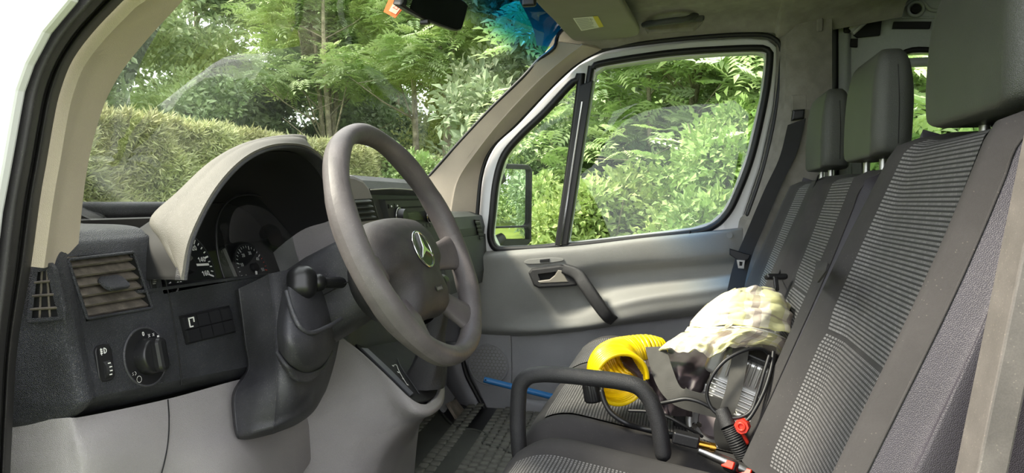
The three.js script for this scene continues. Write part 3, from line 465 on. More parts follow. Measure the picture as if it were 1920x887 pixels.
// ---------------------------------------------------------------- passenger door
const W_MAIN = [[1109, 152], [1114, 134], [1132, 122], [1250, 105], [1350, 97], [1420, 94], [1436, 98], [1440, 110], [1431, 180], [1405, 290], [1376, 368], [1358, 400], [1335, 420], [1300, 431], [1200, 443], [1066, 458], [1062, 450]];
const W_QTR = [[1086, 164], [1080, 156], [1068, 162], [1020, 215], [975, 260], [948, 295], [934, 340], [926, 400], [922, 440], [932, 462], [960, 464], [1042, 458], [1048, 440]];
{
  const d = sgroup('door_1', 'passenger door with a moulded grey trim panel and a black pull handle', 'door');
  const out = [[897, 640], [895, 470], [893, 400], [905, 320], [925, 276], [968, 238], [1040, 162], [1085, 122], [1130, 100], [1200, 88], [1300, 77], [1400, 71], [1440, 74], [1456, 88], [1458, 115], [1450, 200], [1426, 310], [1396, 400], [1386, 440], [1384, 640]];
  put('frame', plateZ(out, -0.815, 0.05, 0.006, [W_MAIN, W_QTR]), M.paint, d);
  const ring = (l, z, r, n = 160) => tube(crLine(zPts(l, z), 90, true), r, n, 8, true);
  const grow = (l, k) => { const cx = l.reduce((a, p) => a + p[0], 0) / l.length, cy = l.reduce((a, p) => a + p[1], 0) / l.length; return l.map(([x, y]) => { const dx = x - cx, dy = y - cy, m = Math.hypot(dx, dy); return [x + dx / m * k, y + dy / m * k]; }); };
  put('window_gasket', [ring(grow(W_MAIN, 5), -0.812, 0.0105)], M.gasket, d);
  put('window_gasket', [ring(grow(W_QTR, 4), -0.812, 0.0125)], M.gasket, d);
  put('divider', plateZ([[1085, 160], [1112, 150], [1064, 460], [1040, 460]], -0.8, 0.03, 0.004), M.gasket, d);
  put('divider_strip', plateZ([[1090, 190], [1093, 190], [1053, 459], [1049, 459]], -0.797, 0.006, 0.001), M.chrome, d);
  put('outer_seal', tube([[893, 420], [905, 318], [926, 272], [968, 232], [1040, 156], [1086, 116], [1130, 94], [1200, 82], [1300, 71], [1400, 65], [1444, 68], [1463, 84], [1465, 118], [1456, 205], [1432, 315], [1402, 402]].map(([x, y]) => Pz(x, y, -0.80)), 0.007, 120, 8), M.gasket, d);
  // moulded upper panel
  const X = [880, 940, 1000, 1060, 1110, 1160, 1220, 1300, 1360, 1392];
  const R = [
    [[470, 466, 462, 460, 456, 450, 443, 436, 429, 426], [-.835, -.835, -.835, -.835, -.835, -.835, -.835, -.835, -.835, -.835]],
    [[478, 473, 468, 464, 459, 453, 446, 438, 432, 428], [-.79, -.79, -.79, -.79, -.79, -.79, -.79, -.79, -.79, -.79]],
    [[487, 482, 477, 472, 467, 461, 454, 446, 440, 437], [-.772, -.77, -.77, -.77, -.77, -.77, -.77, -.77, -.775, -.785]],
    [[512, 508, 504, 500, 497, 494, 490, 484, 478, 475], [-.772, -.772, -.772, -.772, -.774, -.776, -.776, -.776, -.78, -.79]],
    [[535, 534, 533, 530, 522, 514, 508, 502, 497, 494], [-.773, -.773, -.775, -.78, -.803, -.812, -.812, -.81, -.81, -.81]],
    [[560, 562, 562, 560, 556, 545, 536, 527, 520, 517], [-.773, -.773, -.783, -.79, -.80, -.80, -.80, -.80, -.80, -.80]],
    [[580, 584, 586, 586, 580, 566, 553, 543, 535, 531], [-.773, -.773, -.79, -.79, -.775, -.748, -.74, -.745, -.755, -.765]],
    [[598, 602, 603, 601, 596, 584, 572, 562, 552, 548], [-.773, -.773, -.785, -.78, -.765, -.745, -.737, -.742, -.752, -.762]],
    [[616, 620, 620, 616, 611, 602, 592, 580, 570, 566], [-.775, -.773, -.774, -.772, -.765, -.75, -.745, -.748, -.758, -.768]],
    [[626, 630, 629, 624, 618, 610, 602, 592, 583, 579], [-.795, -.795, -.795, -.795, -.79, -.785, -.78, -.78, -.79, -.79]],
  ];
  put('trim_panel', patch(R.map(([ys, zs]) => X.map((x, j) => Pz(x, ys[j], zs[j]))), 64, 70, 0.012), M.doorGrey, d);
  put('lower_panel', plateZ([[860, 560], [1392, 560], [1392, 900], [985, 900], [955, 850], [930, 800], [885, 715], [868, 670]], -0.805, 0.03, 0.004), M.doorLow, d);
  put('speaker_panel', plateZ([[868, 612], [945, 602], [955, 604], [958, 640], [962, 870], [945, 835], [890, 720], [872, 680]], -0.792, 0.016, 0.005), M.doorLow, d);
  put('door_pocket', patch([[[960, 742], [1020, 752], [1100, 748], [1250, 730]].map(([x, y]) => Pz(x, y, -0.73)), [[960, 760], [1020, 770], [1100, 768], [1250, 750]].map(([x, y]) => Pz(x, y, -0.71)), [[960, 880], [1020, 880], [1100, 870], [1250, 850]].map(([x, y]) => Pz(x, y, -0.75))], 8, 12, 0.01), M.doorLow, d);
  // speaker grille: bezel and hexagon cells
  const sc = Pz(916, 683, -0.79), sr = 0.066, spk = put('speaker_grille', [new THREE.CylinderGeometry(sr, sr, 0.006, 48).rotateX(Math.PI / 2).translate(sc.x, sc.y, sc.z), new THREE.TorusGeometry(sr, 0.0025, 8, 60).translate(sc.x, sc.y, sc.z + 0.003)], M.doorLow, d);
  const hex = new THREE.TorusGeometry(0.0066, 0.0009, 4, 6).rotateZ(Math.PI / 6);
  for (let i = -6; i <= 6; i++) for (let j = -6; j <= 6; j++) { const x = (i + (j & 1) * 0.5) * 0.0124, y = j * 0.0107; if (Math.hypot(x, y) < sr - 0.008) put('cell', hex.clone().translate(sc.x + x, sc.y + y, sc.z + 0.0035), M.doorGrey, spk); }
  // inner handle and pull bar
  const L = (l, z) => zPts(l, z);
  put('handle_surround', plateZ([[990, 512], [996, 504], [1050, 497], [1074, 502], [1092, 520], [1080, 536], [1062, 538], [1010, 541], [1000, 536]], -0.75, 0.03, 0.006, [[[1004, 513], [1008, 510], [1048, 505], [1060, 512], [1068, 530], [1012, 534]]], 0), M.softBlack, d);
  put('handle_cup', plateZ([[1000, 508], [1064, 500], [1072, 536], [1006, 538]], -0.772, 0.008), M.cavity, d);
  put('door_lever', plateZ([[1008, 527], [1030, 524], [1040, 516], [1046, 506], [1053, 507], [1066, 529], [1012, 532]], -0.748, 0.012, 0.003), mat('leverGrey', { color: 0x9b948b, roughness: 0.35, metalness: 0.5 }), d, 'warm silver door opening lever');
  const pl = [[1056, 503], [1082, 514], [1098, 536], [1120, 568], [1140, 594], [1152, 602]].map(([x, y], i) => Pz(x, y, [-0.752, -0.735, -0.72, -0.715, -0.722, -0.75][i]));
  const prof = crLine(pl, 22).map((c, i, a) => { const t = a[Math.min(i + 1, 21)].clone().sub(a[Math.max(i - 1, 0)]).normalize(), s = new THREE.Vector3().crossVectors(t, V(0, 0, 1)).normalize(), k = i / 21, w = 0.016 + 0.004 * Math.sin(k * 3), h = 0.012; return Array.from({ length: 16 }, (_, j) => { const an = j / 16 * 6.2832, ca = Math.cos(an), sa = Math.sin(an); return c.clone().addScaledVector(s, w * Math.sign(ca) * Math.abs(ca) ** 0.6).add(V(0, 0, h * Math.sign(sa) * Math.abs(sa) ** 0.6)); }); });
  put('pull_handle', closedLoft(prof), M.softBlack, d, 'black slanting pull handle');
  const slot = put('lock_bezel', plateZ([[983, 492], [990, 487], [1020, 484], [1050, 484], [1057, 487], [1050, 490], [1020, 494], [990, 495]], -0.766, 0.006, 0.001, [], 40), M.doorGrey, d);
  put('lock_button', plateZ([[1012, 487], [1030, 485], [1030, 491], [1012, 492]], -0.7635, 0.004, 0.001), M.blackPl, slot);
  put('plug', new THREE.CylinderGeometry(0.009, 0.009, 0.004, 24).rotateX(Math.PI / 2).translate(...Pz(1368, 441, -0.776).toArray()), M.doorGrey, d);
  put('lock_pin', bar(Pz(1293, 443, -0.8), Pz(1293, 433, -0.8), 0.0035, 0.003), M.gasket, d);
  put('sill_seal', tube([[1040, 463], [1100, 459], [1200, 447], [1300, 436], [1345, 424]].map(([x, y]) => Pz(x, y, -0.828)), 0.004, 40, 6), M.gasket, d);
  const shrink = (l, k) => grow(l, -k);
  put('body_frame', plateZ([[905, 720], [880, 420], [886, 335], [910, 284], [955, 240], [1030, 164], [1076, 118], [1105, 60], [1105, -120], [1572, -120], [1572, 720]], -0.872, 0.03, 0, [[[912, 640], [908, 470], [908, 405], [918, 330], [936, 286], [976, 248], [1046, 174], [1090, 136], [1134, 112], [1200, 100], [1300, 90], [1400, 84], [1432, 86], [1444, 96], [1446, 118], [1438, 198], [1415, 306], [1384, 396], [1372, 440], [1370, 640]]]), M.paint, d);
  const w2 = sgroup('window_2', 'main passenger door window with a rounded rear lower corner', 'window'); put('pane', plateZ(grow(W_MAIN, 6), -0.835, 0.002), M.glass, w2);
  const w3 = sgroup('window_3', 'small fixed quarter window ahead of the passenger door window', 'window'); put('pane', plateZ(grow(W_QTR, 6), -0.835, 0.002), M.glass, w3);
  // kick panel and aperture seal ahead of the door
  struct('trim_6', [patch([[[835, 640], [838, 700], [850, 740], [880, 790], [905, 835], [940, 870]].map(([x, y]) => Pz(x, y, -0.84)), [[850, 640], [855, 690], [872, 730], [900, 785], [925, 835], [955, 870]].map(([x, y]) => Pz(x, y, -0.79)), [[866, 640], [870, 690], [888, 728], [914, 782], [938, 832], [968, 870]].map(([x, y]) => Pz(x, y, -0.80))], 14, 26, 0.01), plateZ([[700, 560], [870, 560], [880, 700], [940, 870], [760, 870], [700, 700]], -0.855, 0.02)], M.doorLow, 'grey kick panel beside the passenger footwell', 'kick panel');
  tag(obj('door_seal', tube([[868, 600], [866, 660], [874, 700], [893, 738], [918, 785], [940, 830], [958, 870]].map(([x, y]) => Pz(x, y, -0.785)), 0.008, 50, 8), M.gasket), 'black rubber seal curving down ahead of the passenger door speaker', 'door seal');
}
// ---------------------------------------------------------------- wing mirror outside the passenger door
{
  const c = Pz(957, 385, -1.12), n = V(0.80, -0.02, 0.6).normalize(), fr = frame(c, n), m = thing('wing_mirror', 'black wing mirror with two glasses outside the passenger quarter window', 'wing mirror', c.clone());
  const sx = 0.098, sy = 0.152, o = rrect(2 * sx, 2 * sy, 0.03, 6), hu = rrect(2 * sx - 0.028, 0.218, 0.018, 6).map((p) => V(p.x, p.y + 0.033, 0)), hl = rrect(2 * sx - 0.028, 0.06, 0.016, 6).map((p) => V(p.x, p.y - 0.113, 0));
  put('housing', [extrude(o, 0.07, 0.018, []).translate(0, 0, -0.085).applyMatrix4(fr), extrude(o, 0.03, 0.006, [hu, hl]).translate(0, 0, -0.018).applyMatrix4(fr)], M.softBlack, m);
  put('mirror_glass', extrude(hu, 0.003).translate(0, 0, -0.006).applyMatrix4(fr), M.mirror, m);
  put('wide_angle_glass', extrude(hl, 0.003).translate(0, 0, -0.006).applyMatrix4(fr), M.mirror, m);
  for (const [dy, y] of [[-0.12, 0.56], [0.1, 0.8]]) put('mirror_arm', bar(c.clone().add(V(-0.03, dy, 0.02)), V(-0.72, y, -0.9), 0.022, 0.026), M.softBlack, m);
}

// ================================================================ dashboard
const Pp = (px, py, o, n) => { const q = ray(px, py); return along(q, o.clone().sub(EYE).dot(n) / q.dot(n)); };
function extZ(prof, z0, z1, bevel = 0.006) { return extrude(prof.map(([x, y]) => V(x, y, 0)), z1 - z0, bevel, [], 3).translate(0, 0, z0); }
const decal = (w, h, m4) => { const g = new THREE.PlaneGeometry(w, h).applyMatrix4(m4); g.userData.keepUV = true; return g; };
const FACE_N = V(1, 0.18, 0).normalize();
const faceX = (y) => y > 0.71 ? -0.69 : lerp(-0.662, -0.69, (y - 0.55) / 0.16);
const onFace = (px, py) => { let p = Px(px, py, -0.67); for (let k = 0; k < 4; k++) p = Px(px, py, faceX(p.y)); return p; };
const dashT = thing('dashboard', 'dark grained dashboard with arched gauge hood, vents, switches and grey lower panels', 'dashboard', V(-0.8, 0.4, 0.4));
{
  const prof = (z) => { const k = (0.8 - z) / 0.27, b = 0.535 - 0.028 * k; return [[-1.02, 0.752], [-0.82, 0.75], [-0.735, 0.748], [-0.707, 0.738], [-0.692, 0.712], [-0.6725, 0.61], [-0.662, b + 0.03], [-0.663, b + 0.016], [-0.69, b - 0.004], [-0.75, b - 0.02]]; };
  const cols = [[0.838, -0.13], [0.838, -0.06], [0.832, -0.02], [0.824, 0.0035], [0.812, 0.009], [0.799, 0.004], [0.785, 0], [0.73, 0], [0.65, 0], [0.56, 0], [0.46, 0], [0.3, 0]];
  const grid = prof(0.8).map((_, i) => cols.map(([z, dx]) => { const [x, y] = prof(Math.min(z, 0.8))[i]; return V(x + dx, y + (i < 4 && z > 0.815 ? -0.006 : 0), z); }));
  const rows = refine(grid, 72, 100), c = [[125, 487], [249, 473], [284, 577], [162, 598]].map(([x, y]) => onFace(x, y));
  const inside = (p) => { if (p.x < -0.72 || p.z > 0.83) return false; let s = 0; for (let i = 0; i < 4; i++) { const a = c[i], b = c[(i + 1) % 4], k = (-(b.z - a.z)) * (p.y - a.y) - (b.y - a.y) * (-(p.z - a.z)); if (k < 0) s++; } return s === 4; };
  const g = sheet(rows, false, (p) => inside(p) || (p.z < 0.652 && p.z > 0.14 && p.y > 0.662 - 0.06 * Math.max(0, 0.45 - p.z) && p.x < -0.6));
  put('cluster_lip', slab([[V(-0.679, 0.662, 0.69), V(-0.679, 0.657, 0.45), V(-0.677, 0.645, 0.14)], [V(-0.8, 0.655, 0.69), V(-0.8, 0.645, 0.45), V(-0.8, 0.635, 0.14)]], 0.004), M.dash, dashT); g.userData.keepUV = false;
  put('main_moulding', g, M.dash, dashT);
  put('screen_ledge', [rbox(0.1, 0.03, 0.7, 0.012).translate(-1.0, 0.765, 0.42)], M.dash, dashT);
  put('screen_slot', [boxAt(-0.945, -0.86, 0.735, 0.7525, 0.12, 0.77)], M.cavity, dashT);
  put('panel_gap', tube([[300, 480], [306, 510], [314, 545], [326, 610], [336, 680], [340, 722]].map(([x, y]) => { const p = onFace(x, y); p.x += 0.0006; return p; }), 0.0009, 40, 5), M.cavity, dashT);
  // main air vent
  const v = put('air_vent', [tube([...c.map((p) => p.clone().add(V(0.0015, 0, 0)))].flatMap((p, i, a) => [0.02, 0.06, 0.5, 0.94, 0.98].map((k) => p.clone().lerp(a[(i + 1) % 4], k))), 0.0021, 160, 8, true)], M.dash, dashT);
  const cav = c.map((p) => p.clone().add(V(-0.055, 0.0, 0)));
  put('duct', [sheet([[c[0], c[1]], [cav[0], cav[1]]]), sheet([[c[1], c[2]], [cav[1], cav[2]]]), sheet([[c[2], c[3]], [cav[2], cav[3]]]), sheet([[c[3], c[0]], [cav[3], cav[0]]]), sheet([[cav[0], cav[1]], [cav[3], cav[2]]])], M.cavity, v);
  const dusty = mat('dustySlat', { map: tint(0x575149, 0.45, 0.06, 33, 0.12, [0.78, 0.7, 0.58]), roughness: 0.75 });
  for (let k = 0; k < 6; k++) { const f = (k + 0.45) / 6, a = c[0].clone().lerp(c[3], f), b = c[1].clone().lerp(c[2], f), up = 0.012; a.x -= 0.002; b.x -= 0.002;
    put('slat', slab([[a.clone().add(V(-0.026, up, 0)), b.clone().add(V(-0.026, up, 0))], [a.clone().add(V(-0.012, up * 0.55, 0)), b.clone().add(V(-0.012, up * 0.55, 0))], [a.clone().add(V(0, -0.003, 0)), b.clone().add(V(0, -0.003, 0))]], 0.003), dusty, v); }
  for (let k = 1; k < 7; k++) { const f = k / 7, a = cav[0].clone().lerp(cav[1], f).add(V(0.025, 0, 0)), b = cav[3].clone().lerp(cav[2], f).add(V(0.025, 0, 0)); put('vane', slab([[a, b], [a.clone().add(V(-0.02, 0, 0)), b.clone().add(V(-0.02, 0, 0))]], 0.0015), dusty, v); }
  { const p = onFace(209, 534).add(V(0.006, 0, 0)); put('vent_tab', extrude(rrect(0.038, 0.024, 0.008), 0.006, 0.002).applyMatrix4(frame(p.add(V(-0.004, 0, 0)), V(0.75, 1, 0.0))), M.dash, v); }
  // small side window vent on the end face
  const ez = 0.8385, sv = put('side_vent', plateZ([[60, 497], [93, 493], [101, 505], [119, 585], [119, 602], [50, 608], [48, 600]], ez + 0.003, 0.006, 0.002, [[[68, 507], [89, 504], [111, 590], [110, 597], [56, 600]]]), M.dash, dashT);
  put('duct', plateZ([[66, 503], [92, 500], [114, 600], [52, 604]], ez + 0.0005, 0.003), M.cavity, sv);
  for (const [a, b] of [[[66, 530], [95, 527]], [[62, 555], [102, 552]], [[58, 580], [108, 577]]]) put('slat', bar(Pz(...a, ez + 0.002), Pz(...b, ez + 0.002), 0.0017, 0.0017, 6), dusty, sv);
  for (const [a, b] of [[[79, 506], [74, 600]], [[88, 506], [94, 600]]]) put('vane', bar(Pz(...a, ez + 0.001), Pz(...b, ez + 0.001), 0.0013, 0.0013, 6), dusty, sv);
  // thumb wheel
  { const p = onFace(284, 522), w = put('thumb_wheel_slot', extrude(rrect(0.010, 0.032, 0.004), 0.004, 0.001).translate(0, 0, -0.002).applyMatrix4(frame(p, FACE_N)), M.cavity, dashT); put('thumb_wheel', [new THREE.CylinderGeometry(0.013, 0.013, 0.005, 28).rotateZ(Math.PI / 2).translate(0, 0, -0.008).applyMatrix4(frame(p, FACE_N))], M.softBlack, w); for (let k = -4; k <= 4; k++) put('mark', new THREE.BoxGeometry(0.0045, 0.0008, 0.001).translate(0, 0, 0.0132).applyMatrix4(new THREE.Matrix4().makeRotationX(k * 0.2)).translate(0, 0, -0.008).applyMatrix4(frame(p, FACE_N)), M.silverPl, w); }
  // rotary light switch
  { const p = onFace(272, 669), F = frame(p, FACE_N), R = 0.037;
    const sw = put('light_switch', [new THREE.CylinderGeometry(R, R, 0.004, 48).rotateX(Math.PI / 2).applyMatrix4(F)], M.blackPl, dashT); put('bezel', new THREE.TorusGeometry(R, 0.0017, 10, 60).translate(0, 0, 0.0015).applyMatrix4(F), M.column, sw);
    const disc = new THREE.CircleGeometry(R * 0.97, 48).translate(0, 0, 0.0026).applyMatrix4(F); disc.userData.keepUV = true;
    put('symbol_dial', disc, new THREE.MeshPhysicalMaterial({ roughness: 0.4, map: canvasTex(512, 512, (g, w) => {
      g.fillStyle = '#1c1c1e'; g.fillRect(0, 0, w, w); g.fillStyle = g.strokeStyle = '#e8e8e4'; g.lineWidth = 6; g.textAlign = 'center'; g.font = 'bold 52px sans-serif'; g.fillText('0', 262, 66);
      const lamp = (x, y, r) => { g.beginPath(); g.arc(x, y, r, -Math.PI / 2, Math.PI / 2); g.closePath(); g.stroke(); for (let k = -1; k <= 1; k++) { g.beginPath(); g.moveTo(x - 10, y + k * r * 0.7); g.lineTo(x - 34, y + k * r * 0.7); g.stroke(); } };
      g.lineWidth = 5; for (const [x, s] of [[344, 1], [374, -1]]) { g.beginPath(); g.arc(x, 76, 11, s > 0 ? Math.PI / 2 : -Math.PI / 2, s > 0 ? 1.5 * Math.PI : Math.PI / 2); g.stroke(); for (let k = -1; k <= 1; k++) { g.beginPath(); g.moveTo(x - s * 14, 76 + k * 9); g.lineTo(x - s * 26, 76 + k * 14); g.stroke(); } }
      g.lineWidth = 6; lamp(436, 128, 20); for (let k = 0; k < 8; k++) { const a = k * Math.PI / 4; g.beginPath(); g.moveTo(452 + 20 * Math.cos(a), 290 + 20 * Math.sin(a)); g.lineTo(452 + 32 * Math.cos(a), 290 + 32 * Math.sin(a)); g.stroke(); } g.beginPath(); g.arc(452, 290, 13, 0, 7); g.stroke();
      g.lineWidth = 4; g.beginPath(); g.arc(78, 372, 15, -1.5, 1.6); g.stroke(); g.beginPath(); g.moveTo(64, 360); g.lineTo(50, 368); g.moveTo(64, 376); g.lineTo(50, 384); g.stroke(); g.beginPath(); g.arc(118, 434, 28, 0, 7); g.stroke(); }) }), sw);
    put('rotary_knob', [new THREE.LatheGeometry([[0.0225, 0], [0.0235, 0.004], [0.022, 0.016], [0.019, 0.0185], [0, 0.0185]].map(([a, b]) => new THREE.Vector2(a, b)), 48).rotateX(Math.PI / 2).applyMatrix4(F), extrude(rrect(0.017, 0.044, 0.008, 6), 0.016, 0.005).translate(0, 0, 0.014).applyMatrix4(F)], M.blackPl, sw);
    put('pointer_line', new THREE.BoxGeometry(0.0022, 0.01, 0.001).translate(0.006, 0.019, 0.0195).applyMatrix4(F), M.whiteMark, sw); }
  // headlamp level dial
  { const p = onFace(193, 681), F = frame(p, V(1, 0.16, 0.12)), d = put('level_dial', extrude(rrect(0.023, 0.044, 0.008), 0.005, 0.0015).translate(0, 0, -0.001).applyMatrix4(F), M.blackPl, dashT);
    put('wheel', new THREE.CylinderGeometry(0.013, 0.013, 0.009, 28).rotateZ(Math.PI / 2).translate(0.001, -0.008, -0.004).applyMatrix4(F), M.softBlack, d);
    put('symbol', decal(0.016, 0.03, new THREE.Matrix4().makeTranslation(0, 0.006, 0.0045).premultiply(F)), new THREE.MeshPhysicalMaterial({ roughness: 0.4, map: canvasTex(128, 240, (g) => { g.fillStyle = '#1b1b1d'; g.fillRect(0, 0, 128, 240); g.strokeStyle = '#e8e8e4'; g.lineWidth = 8; g.beginPath(); g.arc(66, 52, 24, -1.57, 1.57); g.closePath(); g.stroke(); for (let k = 0; k < 3; k++) { g.beginPath(); g.moveTo(52, 34 + 18 * k); g.lineTo(22, 38 + 18 * k); g.stroke(); } g.beginPath(); g.moveTo(34, 22); g.lineTo(34, 90); g.stroke(); }) }), d);
    for (let k = 0; k < 4; k++) put('mark', new THREE.BoxGeometry(0.003, 0.0012, 0.001).translate(0.002, -0.001 - 0.0045 * k, 0.0092 - 0.0007 * (k - 1.5) ** 2).applyMatrix4(F), M.whiteMark, d); }
  // switch bank
  { const q = [[338, 594], [426, 575], [437, 621], [350, 643]].map(([x, y]) => onFace(x, y)), at = (u, w) => q[0].clone().lerp(q[1], u).lerp(q[3].clone().lerp(q[2], u), w);
    const bk = put('switch_bank', slab([[at(-0.03, -0.05), at(1.03, -0.05)], [at(-0.03, 1.05), at(1.03, 1.05)]].map((r) => r.map((p) => p.add(V(0.002, 0, 0)))), 0.008), M.blackPl, dashT);
    for (let i = 0; i < 4; i++) for (let j = 0; j < 2; j++) { const e = 0.012, pts = [[at(i / 4 + e, j / 2 + e * 2), at((i + 1) / 4 - e, j / 2 + e * 2)], [at(i / 4 + e, (j + 1) / 2 - e * 2), at((i + 1) / 4 - e, (j + 1) / 2 - e * 2)]].map((r) => r.map((p) => p.clone().add(V(0.0055, 0, 0))));
      const b = put('button', slab(pts, 0.006), mat('btn' + i + j, { color: 0x202023, roughness: 0.3 + 0.05 * ((i * 3 + j) % 3) }), bk);
    }
    const p = at(0.12, 0.25).add(V(0.0062, 0, 0)), F = frame(p, FACE_N); put('symbol', [new THREE.BoxGeometry(0.0115, 0.0018, 0.0006).translate(0, 0.006, 0).applyMatrix4(F), new THREE.BoxGeometry(0.0018, 0.013, 0.0006).translate(-0.005, 0, 0).applyMatrix4(F), new THREE.BoxGeometry(0.007, 0.0018, 0.0006).translate(-0.002, -0.006, 0).applyMatrix4(F), new THREE.BoxGeometry(0.0018, 0.007, 0.0006).translate(0.005, 0.003, 0).applyMatrix4(F)], M.whiteMark, bk); }
}
// light grey panel under the dashboard
{
  const t = dashT;
  const rows = [
    [Pz(14, 794, 0.835), Pz(24, 791, 0.833), Pz(120, 784, 0.825), Px(168, 779, -0.668), Px(315, 748, -0.668), Px(440, 714, -0.668), Px(540, 690, -0.69), Px(600, 660, -0.71)],
    [Pz(14, 815, 0.836), Pz(24, 812, 0.834), Pz(120, 806, 0.826), Px(172, 800, -0.66), Px(316, 770, -0.66), Px(440, 745, -0.66), Px(540, 730, -0.69), Px(615, 690, -0.71)],
    [Pz(12, 850, 0.838), Pz(24, 846, 0.836), Pz(122, 842, 0.828), Px(178, 835, -0.65), Px(318, 810, -0.65), Px(440, 800, -0.645), Px(540, 800, -0.67), Px(625, 745, -0.70)],
    [Pz(10, 895, 0.84), Pz(24, 890, 0.838), Pz(126, 890, 0.829), Px(186, 887, -0.645), Px(312, 880, -0.64), Px(440, 862, -0.62), Px(530, 850, -0.65), Px(605, 790, -0.69)],
    [Pz(10, 1050, 0.84), Pz(24, 1050, 0.838), Pz(130, 1050, 0.829), Px(192, 1050, -0.65), Px(330, 1050, -0.64), Px(440, 1000, -0.60), Px(520, 950, -0.63), Px(580, 870, -0.67)]];
  put('knee_panel', patch(rows, 40, 80, 0.006), M.grey, t, 'light grey panel below the dark dashboard');
  put('panel_gap', tube([[315, 750], [317, 780], [316, 820], [310, 860], [300, 900]].map(([x, y], i) => Px(x, y, [-0.666, -0.656, -0.647, -0.64, -0.636][i])), 0.0009, 30, 5), M.cavity, t);
}
// ---------------------------------------------------------------- instrument binnacle
{
  const t = dashT;
  const half = [[0.279, 0.68], [0.277, 0.69], [0.262, 0.732], [0.214, 0.788], [0.151, 0.831], [0.08, 0.855], [0, 0.863]];
  const arch = [...half.map(([a, y]) => [a, y]), ...half.slice(0, -1).reverse().map(([a, y]) => [-a * 0.68, y])];
  const ring = (x, s, dy = 0, lean = 0) => arch.map(([a, y]) => V(x - lean * (y - 0.65), 0.65 + (y - 0.65) * s + dy * sstep(0.66, 0.8, y), 0.41 + a * (0.25 + 0.75 * s)));
  const outL = [[338, 502, -0.645], [306, 448, -0.68], [287, 412, -0.70], [335, 365, -0.685], [400, 306, -0.665], [470, 273, -0.65], [556, 262, -0.64]].map(([x, y, d]) => Px(x, y, d));
  const outer = [...outL, ...outL.slice(0, -1).reverse().map((p) => V(p.x, p.y, 0.41 - (p.z - 0.41) * 0.84))], band = ring(-0.612, 1.04);
  const midr = band.map((p, i) => p.clone().lerp(outer[i], 0.5).add(V(0.004, 0.005, i < 6 ? 0.003 : 0)));
  put('hood', patch([band, midr, outer, outer.map((p) => V(p.x - 0.09, 0.7 + (p.y - 0.7) * 0.7, 0.41 + (p.z - 0.41) * (p.z > 0.41 ? 0.42 : 1.05))), outer.map((p) => V(p.x - 0.2, 0.7 + (p.y - 0.7) * 0.25, 0.41 + (p.z - 0.41) * (p.z > 0.41 ? 0.1 : 1.05)))], 44, 80, 0.004), M.hood, t, 'light grey arched hood');
  put('hood_rim', patch([ring(-0.632, 1), ring(-0.618, 1.006), ring(-0.610, 1.022), ring(-0.612, 1.041)], 12, 70, 0), M.column, t);
  const ring2 = (x, sy, sz) => arch.map(([a, y]) => V(x, 0.65 + (y - 0.65) * sy, 0.41 + a * sz));
  put('rim_lining', patch([ring2(-0.63, 0.995, 0.995), ring2(-0.65, 0.97, 0.97), ring2(-0.7, 0.88, 0.95), ring2(-0.765, 0.6, 0.9)], 20, 60, 0), M.cavity, t);
  put('back_panel', extrude(ring2(-0.765, 0.6, 0.9).map((p) => V(-p.z, p.y, 0)), 0.01).applyMatrix4(basis(V(-0.772, 0, 0), V(0, 0, -1), V(0, 1, 0), V(1, 0, 0))), M.cavity, t);
  const N = V(0.93, 0.36, 0).normalize(), gx = -0.735;
  const c1 = Px(352, 500, gx), c2 = Px(474, 503, gx);
  const gauge = (nums, a0, a1, red, face) => canvasTex(512, 512, (g) => {
    g.fillStyle = '#111217'; g.fillRect(0, 0, 512, 512); g.strokeStyle = '#6b6d70'; g.lineWidth = 3; g.beginPath(); g.arc(256, 256, 250, 0, 7); g.stroke(); g.textAlign = 'center'; g.textBaseline = 'middle'; g.font = 'bold 46px sans-serif';
    const n = nums.length - 1, m = n * 4; for (let k = 0; k <= m; k++) { const a = a0 + (a1 - a0) * k / m, big = k % 4 === 0, r0 = big ? 196 : 212, r1 = 236; g.strokeStyle = red && k / m > red ? '#e2432c' : '#ecece8'; g.lineWidth = big ? 12 : 8; g.beginPath(); g.moveTo(256 + r0 * Math.cos(a), 256 + r0 * Math.sin(a)); g.lineTo(256 + r1 * Math.cos(a), 256 + r1 * Math.sin(a)); g.stroke(); if (big) { g.fillStyle = '#e6e6e2'; g.fillText(nums[k / 4], 256 + 160 * Math.cos(a), 256 + 160 * Math.sin(a)); } } });
  const D = Math.PI / 180;
  for (const [c, R, tex, na] of [[c1, 0.062, gauge(['20', '40', '60', '80', '100', '120', '140', '160'], -220 * D, 22 * D, 0), 215], [c2, 0.046, gauge(['0', '10', '20', '30', '40', '50'], -205 * D, 10 * D, 0.82), 108]]) {
    const F = frame(c, N), disc = new THREE.CircleGeometry(R, 56).applyMatrix4(F); disc.userData.keepUV = true;
    const gp = put('gauge', new THREE.CylinderGeometry(R * 1.02, R * 1.02, 0.004, 48).rotateX(Math.PI / 2).translate(0, 0, -0.0025).applyMatrix4(F), M.blackPl, t);
    put('dial_face', disc, new THREE.MeshPhysicalMaterial({ map: tex, roughness: 0.5 }), gp);
    put('needle', [new THREE.BoxGeometry(0.0035, R * 0.62, 0.0015).translate(0, -R * 0.36, 0.006).applyMatrix4(new THREE.Matrix4().makeRotationZ((na - 108) * D - 0.35)).applyMatrix4(F)], M.whiteMark, gp);
    put('needle_hub', new THREE.CylinderGeometry(R * 0.17, R * 0.2, 0.008, 24).rotateX(Math.PI / 2).translate(0, 0, 0.004).applyMatrix4(F), M.cavity, gp);
  }
  const mid = c1.clone().lerp(c2, 0.52).add(V(0, -0.01, 0)), Fm = frame(mid, N);
  put('display', [new THREE.BoxGeometry(0.05, 0.08, 0.003).applyMatrix4(Fm)], mat('olive', { color: 0x2f3420, roughness: 0.35 }), t, 'dark olive display between the gauges');
